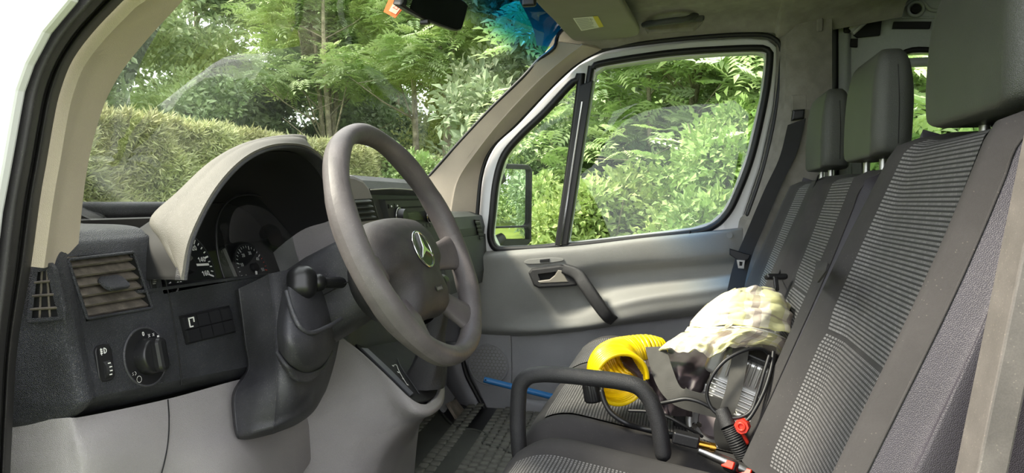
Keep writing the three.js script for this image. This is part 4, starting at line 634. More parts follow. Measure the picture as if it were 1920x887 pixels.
  put('display_bar', new THREE.BoxGeometry(0.004, 0.075, 0.004).applyMatrix4(new THREE.Matrix4().makeRotationZ(0.1)).translate(0.022, 0.004, 0.003).applyMatrix4(Fm), M.silverPl, t);
  put('cluster_plate', [new THREE.BoxGeometry(0.36, 0.12, 0.006).translate(0.0, 0.01, -0.012).applyMatrix4(Fm)], M.blackPl, t);
  const vis = [[0.12, 0.635], [0.125, 0.7], [0.105, 0.752], [0.06, 0.783], [0, 0.793]], va = [...vis, ...vis.slice(0, -1).reverse().map(([a, y]) => [-a, y])];
  put('cluster_cover', patch([va.map(([a, y]) => V(-0.70 - 0.25 * (y - 0.64), y, 0.36 + a)), va.map(([a, y]) => V(-0.715 - 0.25 * (y - 0.64), 0.64 + (y - 0.64) * 0.5, 0.36 + a * 0.5)), va.map(([a, y]) => V(-0.72, 0.64 + (y - 0.64) * 0.02, 0.36 + a * 0.02))], 14, 40, 0), M.clearCover, t);
  put('cover_rim', tube(va.map(([a, y]) => V(-0.698 - 0.25 * (y - 0.64), y, 0.36 + a)), 0.002, 60, 6), M.blackPl, t);
}
// ---------------------------------------------------------------- steering column
const WC = V(-0.422, 0.715, 0.4), WN = V(Math.cos(0.4346) * Math.cos(0.026), Math.sin(0.4346), Math.cos(0.4346) * Math.sin(0.026)).normalize();
const WF = frame(WC, WN), wl = (u, v, h = 0) => V(u, v, h).applyMatrix4(WF);          // u towards the passenger, v up, h towards the driver
{
  const t = thing('steering_column', 'dark steering column cover with a lower shroud and an indicator stalk', 'steering column', V(-0.6, 0.45, 0.42));
  const sup = (cu, cv, h, a, b, e = 0.55, n = 36) => Array.from({ length: n }, (_, j) => { const q = j / n * 6.28319, c = Math.cos(q), s = Math.sin(q); return wl(cu + a * Math.sign(c) * Math.abs(c) ** e, cv + b * Math.sign(s) * Math.abs(s) ** e, h); });
  put('column_cover', closedLoft([sup(0, -0.005, -0.045, 0.05, 0.05, 0.8), sup(0, -0.01, -0.06, 0.066, 0.062, 0.7), sup(0, -0.015, -0.1, 0.07, 0.066), sup(0, -0.02, -0.16, 0.072, 0.07), sup(0, -0.03, -0.25, 0.07, 0.07)]), M.column, t);
  put('cover_joint', tube(crLine([wl(-0.071, -0.02, -0.065), wl(-0.0735, -0.022, -0.11), wl(-0.0745, -0.025, -0.17)], 12), 0.0008, 20, 5), M.cavity, t);
  const X = (l) => l.map(([px, py, x]) => Px(px, py, x));
  const crease = (r) => { const o = []; r.forEach((p, i) => { if (i === 3) o.push(r[2].clone().lerp(p, 0.88), p, p.clone().lerp(r[4], 0.1)); else if (i === 1) o.push(p, p.clone().lerp(r[2], 0.12)); else o.push(p); }); return o; };
  const shr = [
    X([[436, 548, -0.69], [446, 542, -0.665], [480, 526, -0.635], [503, 514, -0.612], [540, 506, -0.60], [590, 500, -0.60], [650, 505, -0.62]]),
    X([[442, 575, -0.69], [450, 572, -0.66], [485, 565, -0.625], [510, 560, -0.60], [545, 556, -0.585], [595, 550, -0.585], [655, 545, -0.62]]),
    X([[452, 640, -0.69], [459, 640, -0.655], [492, 640, -0.612], [516, 640, -0.583], [550, 640, -0.565], [600, 630, -0.565], [645, 600, -0.61]]),
    X([[458, 690, -0.69], [465, 692, -0.65], [495, 692, -0.60], [518, 692, -0.568], [555, 690, -0.55], [605, 675, -0.555], [636, 640, -0.61]]),
    X([[432, 738, -0.68], [440, 736, -0.645], [480, 738, -0.60], [518, 738, -0.565], [556, 734, -0.548], [600, 710, -0.555], [630, 670, -0.61]]),
    X([[432, 790, -0.67], [440, 788, -0.635], [475, 790, -0.60], [515, 785, -0.57], [556, 765, -0.555], [595, 735, -0.56], [622, 700, -0.61]]),
    X([[436, 826, -0.67], [446, 823, -0.635], [476, 818, -0.605], [512, 808, -0.58], [556, 790, -0.57], [588, 765, -0.575], [614, 725, -0.62]]),
    X([[440, 832, -0.72], [450, 830, -0.70], [478, 824, -0.68], [512, 814, -0.66], [556, 796, -0.65], [588, 772, -0.65], [610, 735, -0.66]])];
  put('lower_shroud', patch(shr.map(crease), 56, 90, 0), M.column, t);
  // bulging boot round the column and its ribbed gaiter
  const lump = (k, dx) => [[[530, 545], [545, 520], [580, 515], [620, 520], [636, 540]], [[520, 600], [540, 600], [575, 600], [615, 600], [636, 600]], [[520, 640], [538, 640], [575, 645], [612, 640], [632, 630]], [[526, 670], [545, 678], [575, 684], [608, 672], [625, 655]], [[540, 690], [555, 698], [575, 702], [600, 692], [615, 676]]].map((r, i) => r.map(([x, y], j) => Px(x, y, -0.585 + dx + [0.03, 0.07, 0.085, 0.075, 0.045][i] * [0.35, 0.85, 1, 0.85, 0.35][j])));
  put('column_boot', patch(lump(1, 0), 40, 40, 0), M.column, t);
  for (let k = 0; k < 5; k++) put('gaiter_rib', tube([[520 + 3 * k, 662 + 6 * k], [538 + 3 * k, 686 + 5 * k], [570, 702 + 3 * k], [600 - 2 * k, 694 + 2.5 * k], [622 - 3 * k, 660 + 4 * k]].map(([x, y], i) => Px(x, y, [-0.555, -0.535, -0.535, -0.538, -0.56][i])), 0.0035, 30, 6), M.column, t);
  put('collar', tube([[537, 548], [548, 585], [562, 612], [580, 624], [612, 614], [640, 598]].map(([x, y], i) => Px(x, y, [-0.545, -0.522, -0.508, -0.503, -0.5, -0.5][i])), 0.0035, 40, 8), M.column, t);
  const tip = Pz(566, 530, 0.525), root = wl(-0.06, -0.02, -0.1);
  const st = put('stalk', [bar(tip.clone().lerp(root, 0.12), root, 0.0075, 0.009, 14), new THREE.SphereGeometry(0.0135, 18, 12).translate(...tip.clone().lerp(root, 0.35).toArray())], M.blackPl, t, 'glossy black indicator stalk');
  put('stalk_tip', rbox(0.044, 0.05, 0.042, 0.019, 6).applyMatrix4(frame(tip, V(0.4, 0.25, 0.88))), M.blackPl, st);
}
// ---------------------------------------------------------------- steering wheel
{
  const t = thing('steering_wheel', 'worn grey steering wheel with a dark airbag pad', 'steering wheel', WC.clone());
  const R = 0.192, segs = 140, rings = []; reseed(4);
  for (let i = 0; i < segs; i++) { const a = i / segs * 6.28319, b = 0.0172 + 0.0016 * Math.cos(a * 2) + 0.0009 * Math.sin(a * 9) * (Math.abs(Math.sin(a)) > 0.4 ? 1 : 0.3); rings.push(Array.from({ length: 18 }, (_, j) => { const q = j / 18 * 6.28319, r = R + b * Math.cos(q); return wl(r * Math.cos(a), r * Math.sin(a), b * 1.12 * Math.sin(q)); })); }
  rings.push(rings[0]); put('rim', closedLoft(rings, false), M.wheel, t, 'worn grey leather rim');
  // spokes blend from the rim into the pad
  for (const [deg, v0, u0, w] of [[-9, -0.028, 0.1, 0.028], [-54, -0.095, 0.062, 0.026], [189, -0.028, -0.1, 0.028], [234, -0.095, -0.062, 0.026]]) {
    const a = deg * Math.PI / 180, e = V(R * Math.cos(a), R * Math.sin(a), 0), s = V(u0, v0, -0.022), d = e.clone().sub(s).normalize(), q = V(-d.y, d.x, 0).normalize(), rr2 = [];
    for (let i = 0; i <= 10; i++) { const k = i / 10, c = s.clone().lerp(e, k), ww = w * (0.85 + 0.5 * k * k), hh = 0.011; rr2.push(Array.from({ length: 16 }, (_, j) => { const p = j / 16 * 6.28319, cc = Math.cos(p), ss = Math.sin(p); const o = c.clone().addScaledVector(q, ww * Math.sign(cc) * Math.abs(cc) ** 0.7); return wl(o.x, o.y, o.z + hh * Math.sign(ss) * Math.abs(ss) ** 0.7); })); }
    put('spoke', closedLoft(rr2), M.wheel, t);
  }
  const oh = [[0, 0.052], [0.05, 0.05], [0.09, 0.042], [0.12, 0.02], [0.128, -0.008], [0.122, -0.035], [0.095, -0.052], [0.078, -0.075], [0.08, -0.105], [0.07, -0.122], [0.04, -0.125]];
  const ol = crLine([...oh.map(([u, v]) => V(u, v, 0)), V(0, -0.122, 0), ...oh.slice(1).reverse().map(([u, v]) => V(-u, v, 0))], 90, true), rows = [];
  for (const [s, h] of [[0.02, 0.013], [0.3, 0.0125], [0.55, 0.010], [0.75, 0.004], [0.88, -0.004], [0.96, -0.014], [1, -0.028], [0.97, -0.05]]) rows.push([...ol.map((p) => wl(p.x * s, (p.y + 0.02) * s - 0.02, h)), wl(ol[0].x * s, (ol[0].y + 0.02) * s - 0.02, h)]);
  const pad = put('airbag_pad', sheet(rows), M.airbag, t, 'dusty dark airbag pad'); pad.geometry = pad.geometry;
  put('hub_shell', new THREE.LatheGeometry([[0.124, -0.03], [0.126, -0.04], [0.115, -0.062], [0.09, -0.085], [0.06, -0.095], [0, -0.095]].map(([a, b]) => new THREE.Vector2(a, b)), 56).rotateX(Math.PI / 2).scale(0.98, 0.7, 1).translate(0, -0.042, 0).applyMatrix4(WF), M.softBlack, t);
  // three pointed star in a ring
  const eo = wl(0, -0.018, 0.0145), EF = frame(eo, WN), r = 0.03, star = [];
  for (let k = 0; k < 6; k++) { const a = Math.PI / 2 + k * Math.PI / 3, q = k % 2 ? 0.0052 : r * 0.97; star.push(V(q * Math.cos(a), q * Math.sin(a), 0)); }
  const em = put('emblem', new THREE.TorusGeometry(r, 0.0022, 10, 60).applyMatrix4(EF), M.chrome, t, 'chrome ring with a three pointed star');
  put('star', extrude(star, 0.004, 0.0012).applyMatrix4(EF), M.chrome, em);
  put('emblem_recess', new THREE.CylinderGeometry(r, r, 0.002, 40).rotateX(Math.PI / 2).translate(0, 0, -0.0005).applyMatrix4(EF), M.blackPl, em);
  const lt = wl(0.012, -0.085, 0.0095), LF = frame(lt, WN);
  put('lettering', decal(0.03, 0.009, LF), new THREE.MeshPhysicalMaterial({ roughness: 0.6, map: canvasTex(256, 76, (g) => { g.fillStyle = '#3a3738'; g.fillRect(0, 0, 256, 76); g.fillStyle = '#8e8b88'; g.font = 'bold 52px sans-serif'; g.textAlign = 'center'; g.fillText('AIRBAG', 128, 56, 240); }) }), pad);
}
// ---------------------------------------------------------------- centre stack, radio, passenger side of the dashboard
{
  const t = dashT;
  put('padded_top', extZ([[-0.655, 0.795], [-0.648, 0.808], [-0.665, 0.826], [-0.7, 0.838], [-0.8, 0.842], [-1.0, 0.80], [-1.0, 0.74], [-0.66, 0.74]], -0.4, 0.12, 0.008), M.dash, t);
  put('centre_stack', extZ([[-0.645, 0.45], [-0.65, 0.6], [-0.652, 0.795], [-1.0, 0.795], [-1.0, 0.45]], -0.4, 0.16, 0.004), M.dashGreen, t);
  put('centre_bezel', plateX([[636, 324], [664, 328], [682, 336], [694, 352], [706, 385], [716, 420], [730, 470], [745, 540], [640, 540]], -0.622, 0.16, 0.008), M.grey, t, 'light grey curved bezel');
  const vent = put('vent_frame', plateX([[664, 374], [699, 372], [711, 412], [676, 416]], -0.6205, 0.008, 0.001), M.cavity, t);
  for (let k = 0; k < 4; k++) { const a = Px(666 + 2.7 * k, 379 + 10 * k, -0.614), b = Px(698 + 2.7 * k, 377 + 10 * k, -0.614); put('slat', slab([[a.clone().add(V(-0.008, 0.004, 0)), b.clone().add(V(-0.008, 0.004, 0))], [a, b]], 0.0025), M.dashGreen, vent); }
  put('trim_line', tube([[695, 356], [740, 354], [790, 358]].map(([x, y]) => Px(x, y, -0.6465)), 0.0016, 12, 6), M.silverPl, t);
  const rd = put('car_radio', plateX([[722, 374], [790, 374], [812, 376], [846, 440], [850, 470], [744, 470], [738, 430]], -0.636, 0.02, 0.003), M.dashGreen, dashT, 'car radio with a small display and round knobs');
  put('slot', plateX([[722, 374], [790, 372], [790, 374.5], [722, 376.5]], -0.634, 0.004), M.cavity, rd);
  put('disc_slot', plateX([[753, 388], [790, 386], [793, 389], [755, 391]], -0.634, 0.003), M.cavity, rd);
  for (const [x, y] of [[734, 387], [745, 386]]) { put('radio_button', plateX([[x - 5, y - 4], [x + 5, y - 4], [x + 6, y + 4], [x - 4, y + 4]], -0.633, 0.005, 0.001), M.blackPl, rd); put('symbol', new THREE.SphereGeometry(0.0022, 8, 6).translate(...Px(x, y, -0.6325).toArray()), M.whiteMark, rd); }
  put('display', plateX([[761, 400], [786, 398], [795, 412], [766, 414]], -0.633, 0.005, 0.001), mat('lcd', { color: 0x3b4228, roughness: 0.25 }), rd, 'olive green display');
  put('display_frame', plateX([[757, 396], [797, 395], [806, 416], [763, 418]], -0.6345, 0.005, 0.001), M.blackPl, rd);
  for (const [x, y] of [[747, 405], [804, 404]]) { const p = Px(x, y, -0.633), F = frame(p, V(1, 0, 0)); put('knob', new THREE.CylinderGeometry(0.016, 0.018, 0.02, 32).rotateX(Math.PI / 2).translate(0, 0, 0.008).applyMatrix4(F), M.blackPl, rd); put('knob_ring', new THREE.TorusGeometry(0.018, 0.0022, 8, 40).translate(0, 0, 0.002).applyMatrix4(F), M.chrome, rd); }
  for (let k = 0; k < 6; k++) put('key', plateX([[776 + 6 * k, 422 - 0.6 * k], [780.5 + 6 * k, 421.5 - 0.6 * k], [782 + 6 * k, 428 - 0.6 * k], [777.5 + 6 * k, 428.5 - 0.6 * k]], -0.633, 0.005, 0.0008), M.dashGreen, rd);
  const pd = dashT;
  put('passenger_moulding', extZ([[-0.635, 0.66], [-0.63, 0.70], [-0.64, 0.735], [-0.67, 0.748], [-0.9, 0.755], [-0.9, 0.6]], -0.865, -0.38, 0.012), M.dashGreen, pd);
  put('glovebox_lid', extZ([[-0.628, 0.52], [-0.622, 0.56], [-0.628, 0.675], [-0.8, 0.675], [-0.8, 0.5]], -0.845, -0.38, 0.006), M.dashGreen, pd);
  put('lower_tray', extZ([[-0.66, 0.44], [-0.64, 0.52], [-0.9, 0.52], [-0.9, 0.44]], -0.85, -0.38, 0.006), M.doorLow, pd);
  const cv = put('corner_vent', plateX([[891, 412], [899, 412], [908, 446], [901, 450]], -0.626, 0.006, 0.001), M.cavity, pd);
  for (let k = 0; k < 5; k++) { const y = 416 + 7.5 * k, x = 892 + 2 * k; put('slat', slab([[Px(x, y, -0.62), Px(x + 8, y - 0.6, -0.62)], [Px(x, y + 3, -0.623), Px(x + 8, y + 2.4, -0.623)]], 0.003), M.dashGreen, cv); }
}
// ---------------------------------------------------------------- gear lever console
{
  const t = dashT;
  const o = V(-0.483, 0.386, 0.16), n = V(0.56, 0.83, 0).normalize(), G = (x, y, h = 0) => Pp(x, y, o.clone().addScaledVector(n, h), n);
  const row = (l) => l.map(([x, y, z]) => Pz(x, y, z));
  const E = [[600, 600], [640, 632], [676, 660], [726, 706], [770, 748], [796, 759], [814, 752], [825, 738], [828, 715], [826, 680]].map(([x, y]) => G(x, y, 0.003));
  const E0 = E.map((p, i) => p.clone().add(V(-0.012, -0.004, i < 5 ? -0.014 : 0.0)));
  const e1 = E.map((p, i) => p.clone().add(V(i < 5 ? 0 : 0.006, -0.02, i < 5 ? 0.008 : 0.0)));
  const A = row([[560, 720, 0.25], [610, 740, 0.235], [660, 755, 0.215], [705, 775, 0.195], [748, 795, 0.165], [772, 797, 0.12], [790, 787, 0.06], [803, 775, 0.0], [812, 760, -0.06], [816, 730, -0.1]]);
  const B = row([[500, 840, 0.33], [555, 850, 0.29], [612, 862, 0.255], [665, 873, 0.22], [705, 878, 0.175], [728, 868, 0.12], [748, 855, 0.06], [764, 838, 0.0], [778, 818, -0.06], [788, 790, -0.1]]);
  const Cc = B.map((p) => V(p.x - 0.02, 0.1, p.z));
  put('gear_console', patch([E0, E, e1, A, B, Cc], 60, 60, 0), M.grey, t, 'light grey console under the gear gate');
  const gp = [[672, 652], [690, 650], [760, 640], [806, 652], [822, 685], [823, 728], [808, 748], [782, 755], [768, 748]];
  const inv = basis(o, V(0, 0, -1), new THREE.Vector3().crossVectors(n, V(0, 0, -1)), n), im = inv.clone().invert(), loc = (l, h) => l.map(([x, y]) => G(x, y, h).applyMatrix4(im)).map((p) => V(p.x, p.y, 0));
  const gate = put('gate_panel', extrude(crLine(loc(gp, -0.004), 60, true), 0.006, 0.002).translate(0, 0, -0.009).applyMatrix4(inv), mat('gateBlack', { map: tint(0x161617, 0.3, 0.1, 61, 0.02), roughness: 0.75 }), t, 'black gear gate panel with white shift marks');
  put('gate_edge', slab([[G(676, 655, -0.004), G(720, 697, -0.004), G(768, 744, -0.004)], [G(688, 656, -0.002), G(732, 697, -0.002), G(774, 740, -0.002)]], 0.004), mat('edgeGrey', { color: 0x55565c, roughness: 0.4 }), t);
  const marks = [[738, 685], [743, 684], [747, 693], [750, 699], [755, 708], [760, 716], [764, 722]];
  put('shift_line', tube(marks.map(([x, y]) => G(x, y, 0.0005)), 0.0006, 30, 5), M.whiteMark, gate);
  for (const [x, y, s] of [[737, 686, 1], [747, 698, 1.2], [756, 710, 1], [764, 721, 1.3]]) { const p = G(x, y, 0.0006); put('shift_mark', [new THREE.BoxGeometry(0.0042 * s, 0.0012, 0.0005).applyMatrix4(frame(p, n)), new THREE.BoxGeometry(0.0012, 0.005 * s, 0.0005).applyMatrix4(frame(p, n))], M.whiteMark, gate); }
  put('gate_slot', tube([[745, 672], [752, 688], [768, 712], [786, 738]].map(([x, y]) => G(x, y, 0.001)), 0.001, 20, 6), M.column, t);
  const kt = V(-0.50, 0.56, 0.02), bl = [];
  for (let i = 0; i <= 12; i++) { const k = i / 12, c = G(796, 722, -0.004).lerp(kt, k), a = lerp(0.045, 0.02, Math.min(1, k * 1.6)), b = lerp(0.042, 0.022, Math.min(1, k * 1.4)); bl.push(Array.from({ length: 24 }, (_, j) => { const q = j / 24 * 6.2832, cc = Math.cos(q), ss = Math.sin(q), w = 1 + 0.05 * Math.sin(q * 5 + i) * (1 - k); return c.clone().add(V(a * w * Math.sign(cc) * Math.abs(cc) ** 0.7, 0, b * w * Math.sign(ss) * Math.abs(ss) ** 0.7)); })); }
  const lev = put('gear_lever', closedLoft(bl), mat('leather', { map: tint(0x242325, 0.15, 0.1, 36), roughness: 0.45, bumpMap: grainT, bumpScale: 0.0004 }), t, 'gear lever in a black stitched leather boot');
  put('gear_knob', rbox(0.045, 0.07, 0.05, 0.018, 5).translate(kt.x - 0.006, kt.y + 0.03, kt.z), M.blackPl, lev);
  put('cup_recess', patch([[[812, 655], [822, 650], [826, 640]], [[812, 672], [820, 665], [825, 655]], [[812, 690], [818, 680], [823, 668]]].map((r) => r.map(([x, y]) => Pz(x, y, -0.11))), 6, 6, 0.004), M.blackPl, t);
  put('trim_clip', tube([[742, 812], [750, 806], [757, 801]].map(([x, y]) => Pz(x, y, 0.135)), 0.0015, 10, 5), M.hood, t);
  // footrest plate ahead of the mat
  tag(obj('footwell_plate', [slab([[Pz(815, 695, -0.72), Pz(835, 720, -0.74), Pz(853, 745, -0.76)], [Pz(800, 730, -0.6), Pz(818, 752, -0.62), Pz(835, 772, -0.64)]], 0.01)], M.doorLow), 'grey plastic plate at the front corner of the passenger footwell', 'plate');
  tag(obj('footwell_carpet', [slab([[Pz(840, 755, -0.66), Pz(855, 748, -0.74)], [Pz(865, 795, -0.64), Pz(895, 800, -0.76)]], 0.01)], mat('dirty', { map: tint(0x8a8075, 0.4, 0.15, 37, 0.03), roughness: 0.95 })), 'dusty beige carpet patch between the footwell plate and the mat', 'carpet');
}
// ---------------------------------------------------------------- floor mat with raised studs
{
  const y = 0.122, t = thing('floor_mat', 'black rubber mat with raised square studs in the passenger footwell', 'floor mat', V(-0.6, 0.105, -0.4));
  const poly = [[790, 735], [818, 757], [838, 785], [858, 800], [895, 806], [915, 815], [905, 830], [935, 838], [960, 850], [1000, 960], [560, 1060], [640, 900]].map(([a, b]) => Py(a, b, y)).map((p) => V(p.x, -Math.max(p.z, -0.8), 0));
  put('sheet', extrude(poly, 0.012, 0.003).rotateX(-Math.PI / 2).translate(0, y - 0.012, 0), M.matRubber, t);
  put('rim', tube([[818, 759], [838, 787], [858, 802], [895, 808], [912, 817], [906, 831], [938, 841], [960, 852]].map(([a, b]) => { const p = Py(a, b, y); p.z = Math.max(p.z, -0.79); return p; }), 0.005, 50, 6), M.matRubber, t);
  const st = new THREE.CylinderGeometry(0.0135, 0.017, 0.004, 4).rotateY(Math.PI / 4);
  const a0 = Py(713, 859, y), a1 = Py(809, 762, y), dir = a1.clone().sub(a0).normalize(), sd = V(-dir.z, 0, dir.x); if (sd.x < 0) sd.negate();
  const stud = (p) => put('stud', st.clone().applyMatrix4(new THREE.Matrix4().makeRotationY(Math.atan2(-dir.x, -dir.z))).translate(p.x, y + 0.002, p.z), M.stud, t);
  const okp = (p) => p.z > -0.77 && p.z < 0.0 && p.x < -0.36;
  for (const base of [0.0, 0.125]) for (let i = -4; i < 22; i++) for (let j = 0; j < 2; j++) { const p = a0.clone().addScaledVector(dir, i * 0.036 + j * 0.018).addScaledVector(sd, base + j * 0.026); if (okp(p)) stud(p); }
  for (let i = -4; i < 24; i++) for (let j = 0; j < 9; j++) { const p = a0.clone().addScaledVector(dir, i * 0.034 + (j & 1) * 0.017).addScaledVector(sd, 0.225 + j * 0.0245); if (okp(p) && p.z > -0.74) stud(p); }
}

// ================================================================ seats
const insertTex = (lines) => dataTex(128, 128, (u, v) => { const cu = (u * 8) % 1, cv = (v * 8) % 1, ex = lines ? 0.06 : 0.13, r = hash2(Math.floor(u * 8), Math.floor(v * 8), 3), on = cu > ex && cu < 1 - ex && cv > 0.27 && cv < 0.86, n = hash2(u * 128, v * 128, 5); const b = on ? 0.36 + 0.06 * r + 0.1 * n : 0.19 + 0.05 * n; return [b, b * 0.985, b * 0.985]; }, true, 0.046, 0.046);
const insertBump = dataTex(128, 128, (u, v) => { const cu = (u * 8) % 1, cv = (v * 8) % 1; return cv > 0.22 && cv < 0.9 ? 0.5 + 0.5 * Math.sin(Math.PI * cu) * Math.sin(Math.PI * (cv - 0.2) / 0.7) : 0; }, false, 0.046, 0.046);
mat('insert', { map: insertTex(false), roughness: 0.95, bumpMap: insertBump, bumpScale: 0.0008 });
mat('insertLines', { map: insertTex(true), roughness: 0.95, bumpMap: insertBump, bumpScale: 0.0008 });
function backrest(t, { x0, y0, rake, H, zc, hw, bol0, bol1, th, lobes = [[0, 1]], topR = 0.06, inserts }) {
  const dir = V(Math.sin(rake), Math.cos(rake), 0), nf = V(-Math.cos(rake), Math.sin(rake), 0);
  const lob = (s) => { let b = 1; for (const [c, w] of lobes) b = Math.min(b, Math.abs((s - c) / w)); return Math.min(1, b); };
  const front = (s, h) => { const k = h / H, q = lob(s), top = sstep(H - topR, H + 0.012, h); return (lerp(bol0, bol1, k)) * sstep(0.5, 0.85, q) - 0.05 * sstep(0.86, 1.02, Math.abs(s)) - 0.007 * (1 - sstep(0.6, 0.7, q)) - 0.07 * top * top; };
  const width = (h) => hw * (1 - (hw > 0.3 ? 0.1 : 0.16) * Math.pow(sstep(H - 0.3, H + 0.04, h), 1.5));
  const pt = (s, h, d) => V(x0, y0, zc).addScaledVector(dir, h).addScaledVector(nf, d).add(V(0, 0, s * width(h)));
  const SE = 0.93, fs = Array.from({ length: 41 }, (_, i) => SE * (-1 + i / 20)), hs = Array.from({ length: 30 }, (_, i) => H * i / 29);
  put('backrest_cover', sheet(hs.map((h) => fs.map((s) => pt(s, h, front(s, h))))), M.fabric, t);
  const sh = [[SE, 0], [0.975, 0], [1.0, 0], [1.022, -0.026], [1.03, -0.05], [1.03, -0.09], [1.0, -th], [0.5, -th - 0.02], [0, -th - 0.025], [-0.5, -th - 0.02], [-1, -th], [-1.03, -0.09], [-1.03, -0.05], [-1.022, -0.026], [-1.0, 0], [-0.975, 0], [-SE, 0]];
  put('backrest_shell', sheet(hs.map((h) => crLine(sh.map(([s, d], i) => { const edge = i < 3 || i > sh.length - 4; return pt(s, h, edge ? front(s, h) : d + lerp(bol0, bol1, h / H) * (Math.abs(s) > 1.005 ? 0.3 : 0)); }), 48))), M.vinylSide, t, 'smooth dark side shell of the backrest');
  put('backrest_top', sheet(Array.from({ length: 6 }, (_, i) => fs.map((s) => { const k = i / 5; return pt(s, H + 0.012 * Math.sin(Math.PI * k), lerp(front(s, H), -th - 0.02, k)); }))), M.fabric, t);
  put('piping', [tube(hs.filter((_, i) => i % 2 === 0).map((h) => pt(SE, h, front(SE, h) + 0.0006)), 0.0016, 60, 6)], M.fabric, t);
  for (const [sa, sb, ha, hb, lines] of inserts) {
    const rows = Array.from({ length: 22 }, (_, i) => { const h = lerp(ha, hb, i / 21); return Array.from({ length: 18 }, (_, j) => { const s = lerp(sa, sb, j / 17), e = Math.min(1, Math.min(i, 21 - i) / 2) * 0.0035; return pt(s, h, front(s, h) + e); }); });
    put('insert_panel', sheet(rows), lines ? M.insertLines : M.insert, t, 'insert woven in small pale blocks');
  }
  return { pt, front, nf, dir };
}
function cushion(t, { x0, x1, yF, yR, zc, hw, th, bol, ins, insMat }) {
  const top = (s, k) => { const e = sstep(0.82, 1.0, Math.abs(s)), f = 1 - Math.pow(Math.max(0, 1 - k / 0.22), 2.2); return lerp(yF, yR, k) - 0.055 * (1 - f) - 0.035 * e * e + bol * sstep(0.55, 0.82, Math.abs(s)) - 0.006 * (1 - Math.abs(s)); };
  const ks = Array.from({ length: 26 }, (_, i) => Math.pow(i / 25, 1.4)), ss = Array.from({ length: 33 }, (_, i) => -1 + i / 16);
  const P = (s, k, o = 0) => V(lerp(x0, x1, k) + (k < 0.02 ? 0.004 : 0) + 0.02 * Math.abs(s) ** 3 * (1 - k), top(s, k) + o, zc + s * hw);
  const front = Array.from({ length: 8 }, (_, i) => ss.map((s) => { const p = P(s, 0), q = i / 7; return V(p.x + 0.03 * q * q, lerp(p.y, yF - th, q), p.z); }));
  put('cushion_cover', [sheet(ks.map((k) => ss.map((s) => P(s, k)))), sheet(front)], M.fabric, t);
  for (const e of [-1, 1]) put('cushion_side', sheet(Array.from({ length: 6 }, (_, i) => ks.map((k) => { const p = P(e, k); return V(p.x, lerp(p.y, yF - th, i / 5), p.z + e * 0.006 * Math.sin(Math.PI * i / 5)); }))), M.fabric, t);
  put('insert_panel', sheet(Array.from({ length: 24 }, (_, i) => { const k = lerp(ins[2], ins[3], i / 23); return Array.from({ length: 20 }, (_, j) => P(lerp(ins[0], ins[1], j / 19), k, 0.003)); })), M.insert, t, 'insert woven in small pale blocks');
}
function headrest(t, x, y, zc, w, h, d) {
  const K = [[0, 0.55, 0.25, 0.75], [0.012, 0.82, 0.06, 0.94], [0.05, 0.96, 0.01, 0.99], [0.15, 1, 0, 1.0], [0.35, 1, 0.0, 1.02], [0.55, 0.99, 0.02, 1.03], [0.72, 0.965, 0.06, 1.0], [0.86, 0.92, 0.13, 0.94], [0.94, 0.86, 0.2, 0.86], [0.985, 0.76, 0.3, 0.76], [1, 0.6, 0.4, 0.66]];
  const rings = crLine(K.map((k) => V(k[1], k[2], k[3])), 40).map((q, i) => { const f = i / 39 * (K.length - 1), a = Math.min(Math.floor(f), K.length - 2), yy = y + h * lerp(K[a][0], K[a + 1][0], f - a), hw = w / 2 * q.x, x0 = x + d * q.y, x1 = x + d * q.z, r = Math.min(0.026, (x1 - x0) * 0.35); return rrect(x1 - x0, 2 * hw, r, 6).map((p) => V((x0 + x1) / 2 + p.x, yy, zc + p.y)); });
  const hr = put('headrest', closedLoft(rings), M.vinyl, t, 'dark vinyl headrest');
  put('seam', tube([V(x + d * 0.6, y + h * 0.12, zc + w / 2 + 0.0004), V(x + d * 0.6, y + h * 0.5, zc + w / 2 * 0.995 + 0.0004), V(x + d * 0.58, y + h * 0.82, zc + w / 2 * 0.94 + 0.0004)], 0.0008, 14, 5), M.cavity, hr);
  for (const e of [-0.06, 0.06]) { const q = put('headrest_post', bar(V(x + d * 0.5, y - 0.06, zc + e), V(x + d * 0.5, y + 0.02, zc + e), 0.0065, 0.0065, 14), M.steel, t); put('guide_sleeve', new THREE.CylinderGeometry(0.012, 0.014, 0.012, 18).translate(x + d * 0.5, y - 0.03, zc + e), M.blackPl, q); }
}
{ // driver's seat
  const t = thing('driver_seat', 'driver seat with dark fabric, block woven inserts and a large headrest', 'car seat', V(0.05, 0.105, 0.55));
  backrest(t, { x0: 0.142, y0: 0.36, rake: 0.325, H: 0.562, zc: 0.525, hw: 0.24, bol0: 0.05, bol1: 0.012, th: 0.13, inserts: [[-0.66, 0.66, 0.02, 0.238, false], [-0.66, 0.66, 0.243, 0.54, true]] });
  headrest(t, 0.312, 0.874, 0.545, 0.28, 0.2, 0.1);
  cushion(t, { x0: -0.285, x1: 0.2, yF: 0.40, yR: 0.32, zc: 0.55, hw: 0.25, th: 0.14, bol: 0.012, ins: [-0.62, 0.62, 0.06, 0.85] });
  put('seat_base', [rbox(0.42, 0.19, 0.44, 0.02).translate(-0.02, 0.2, 0.55)], M.blackPl, t);
}
let bench;
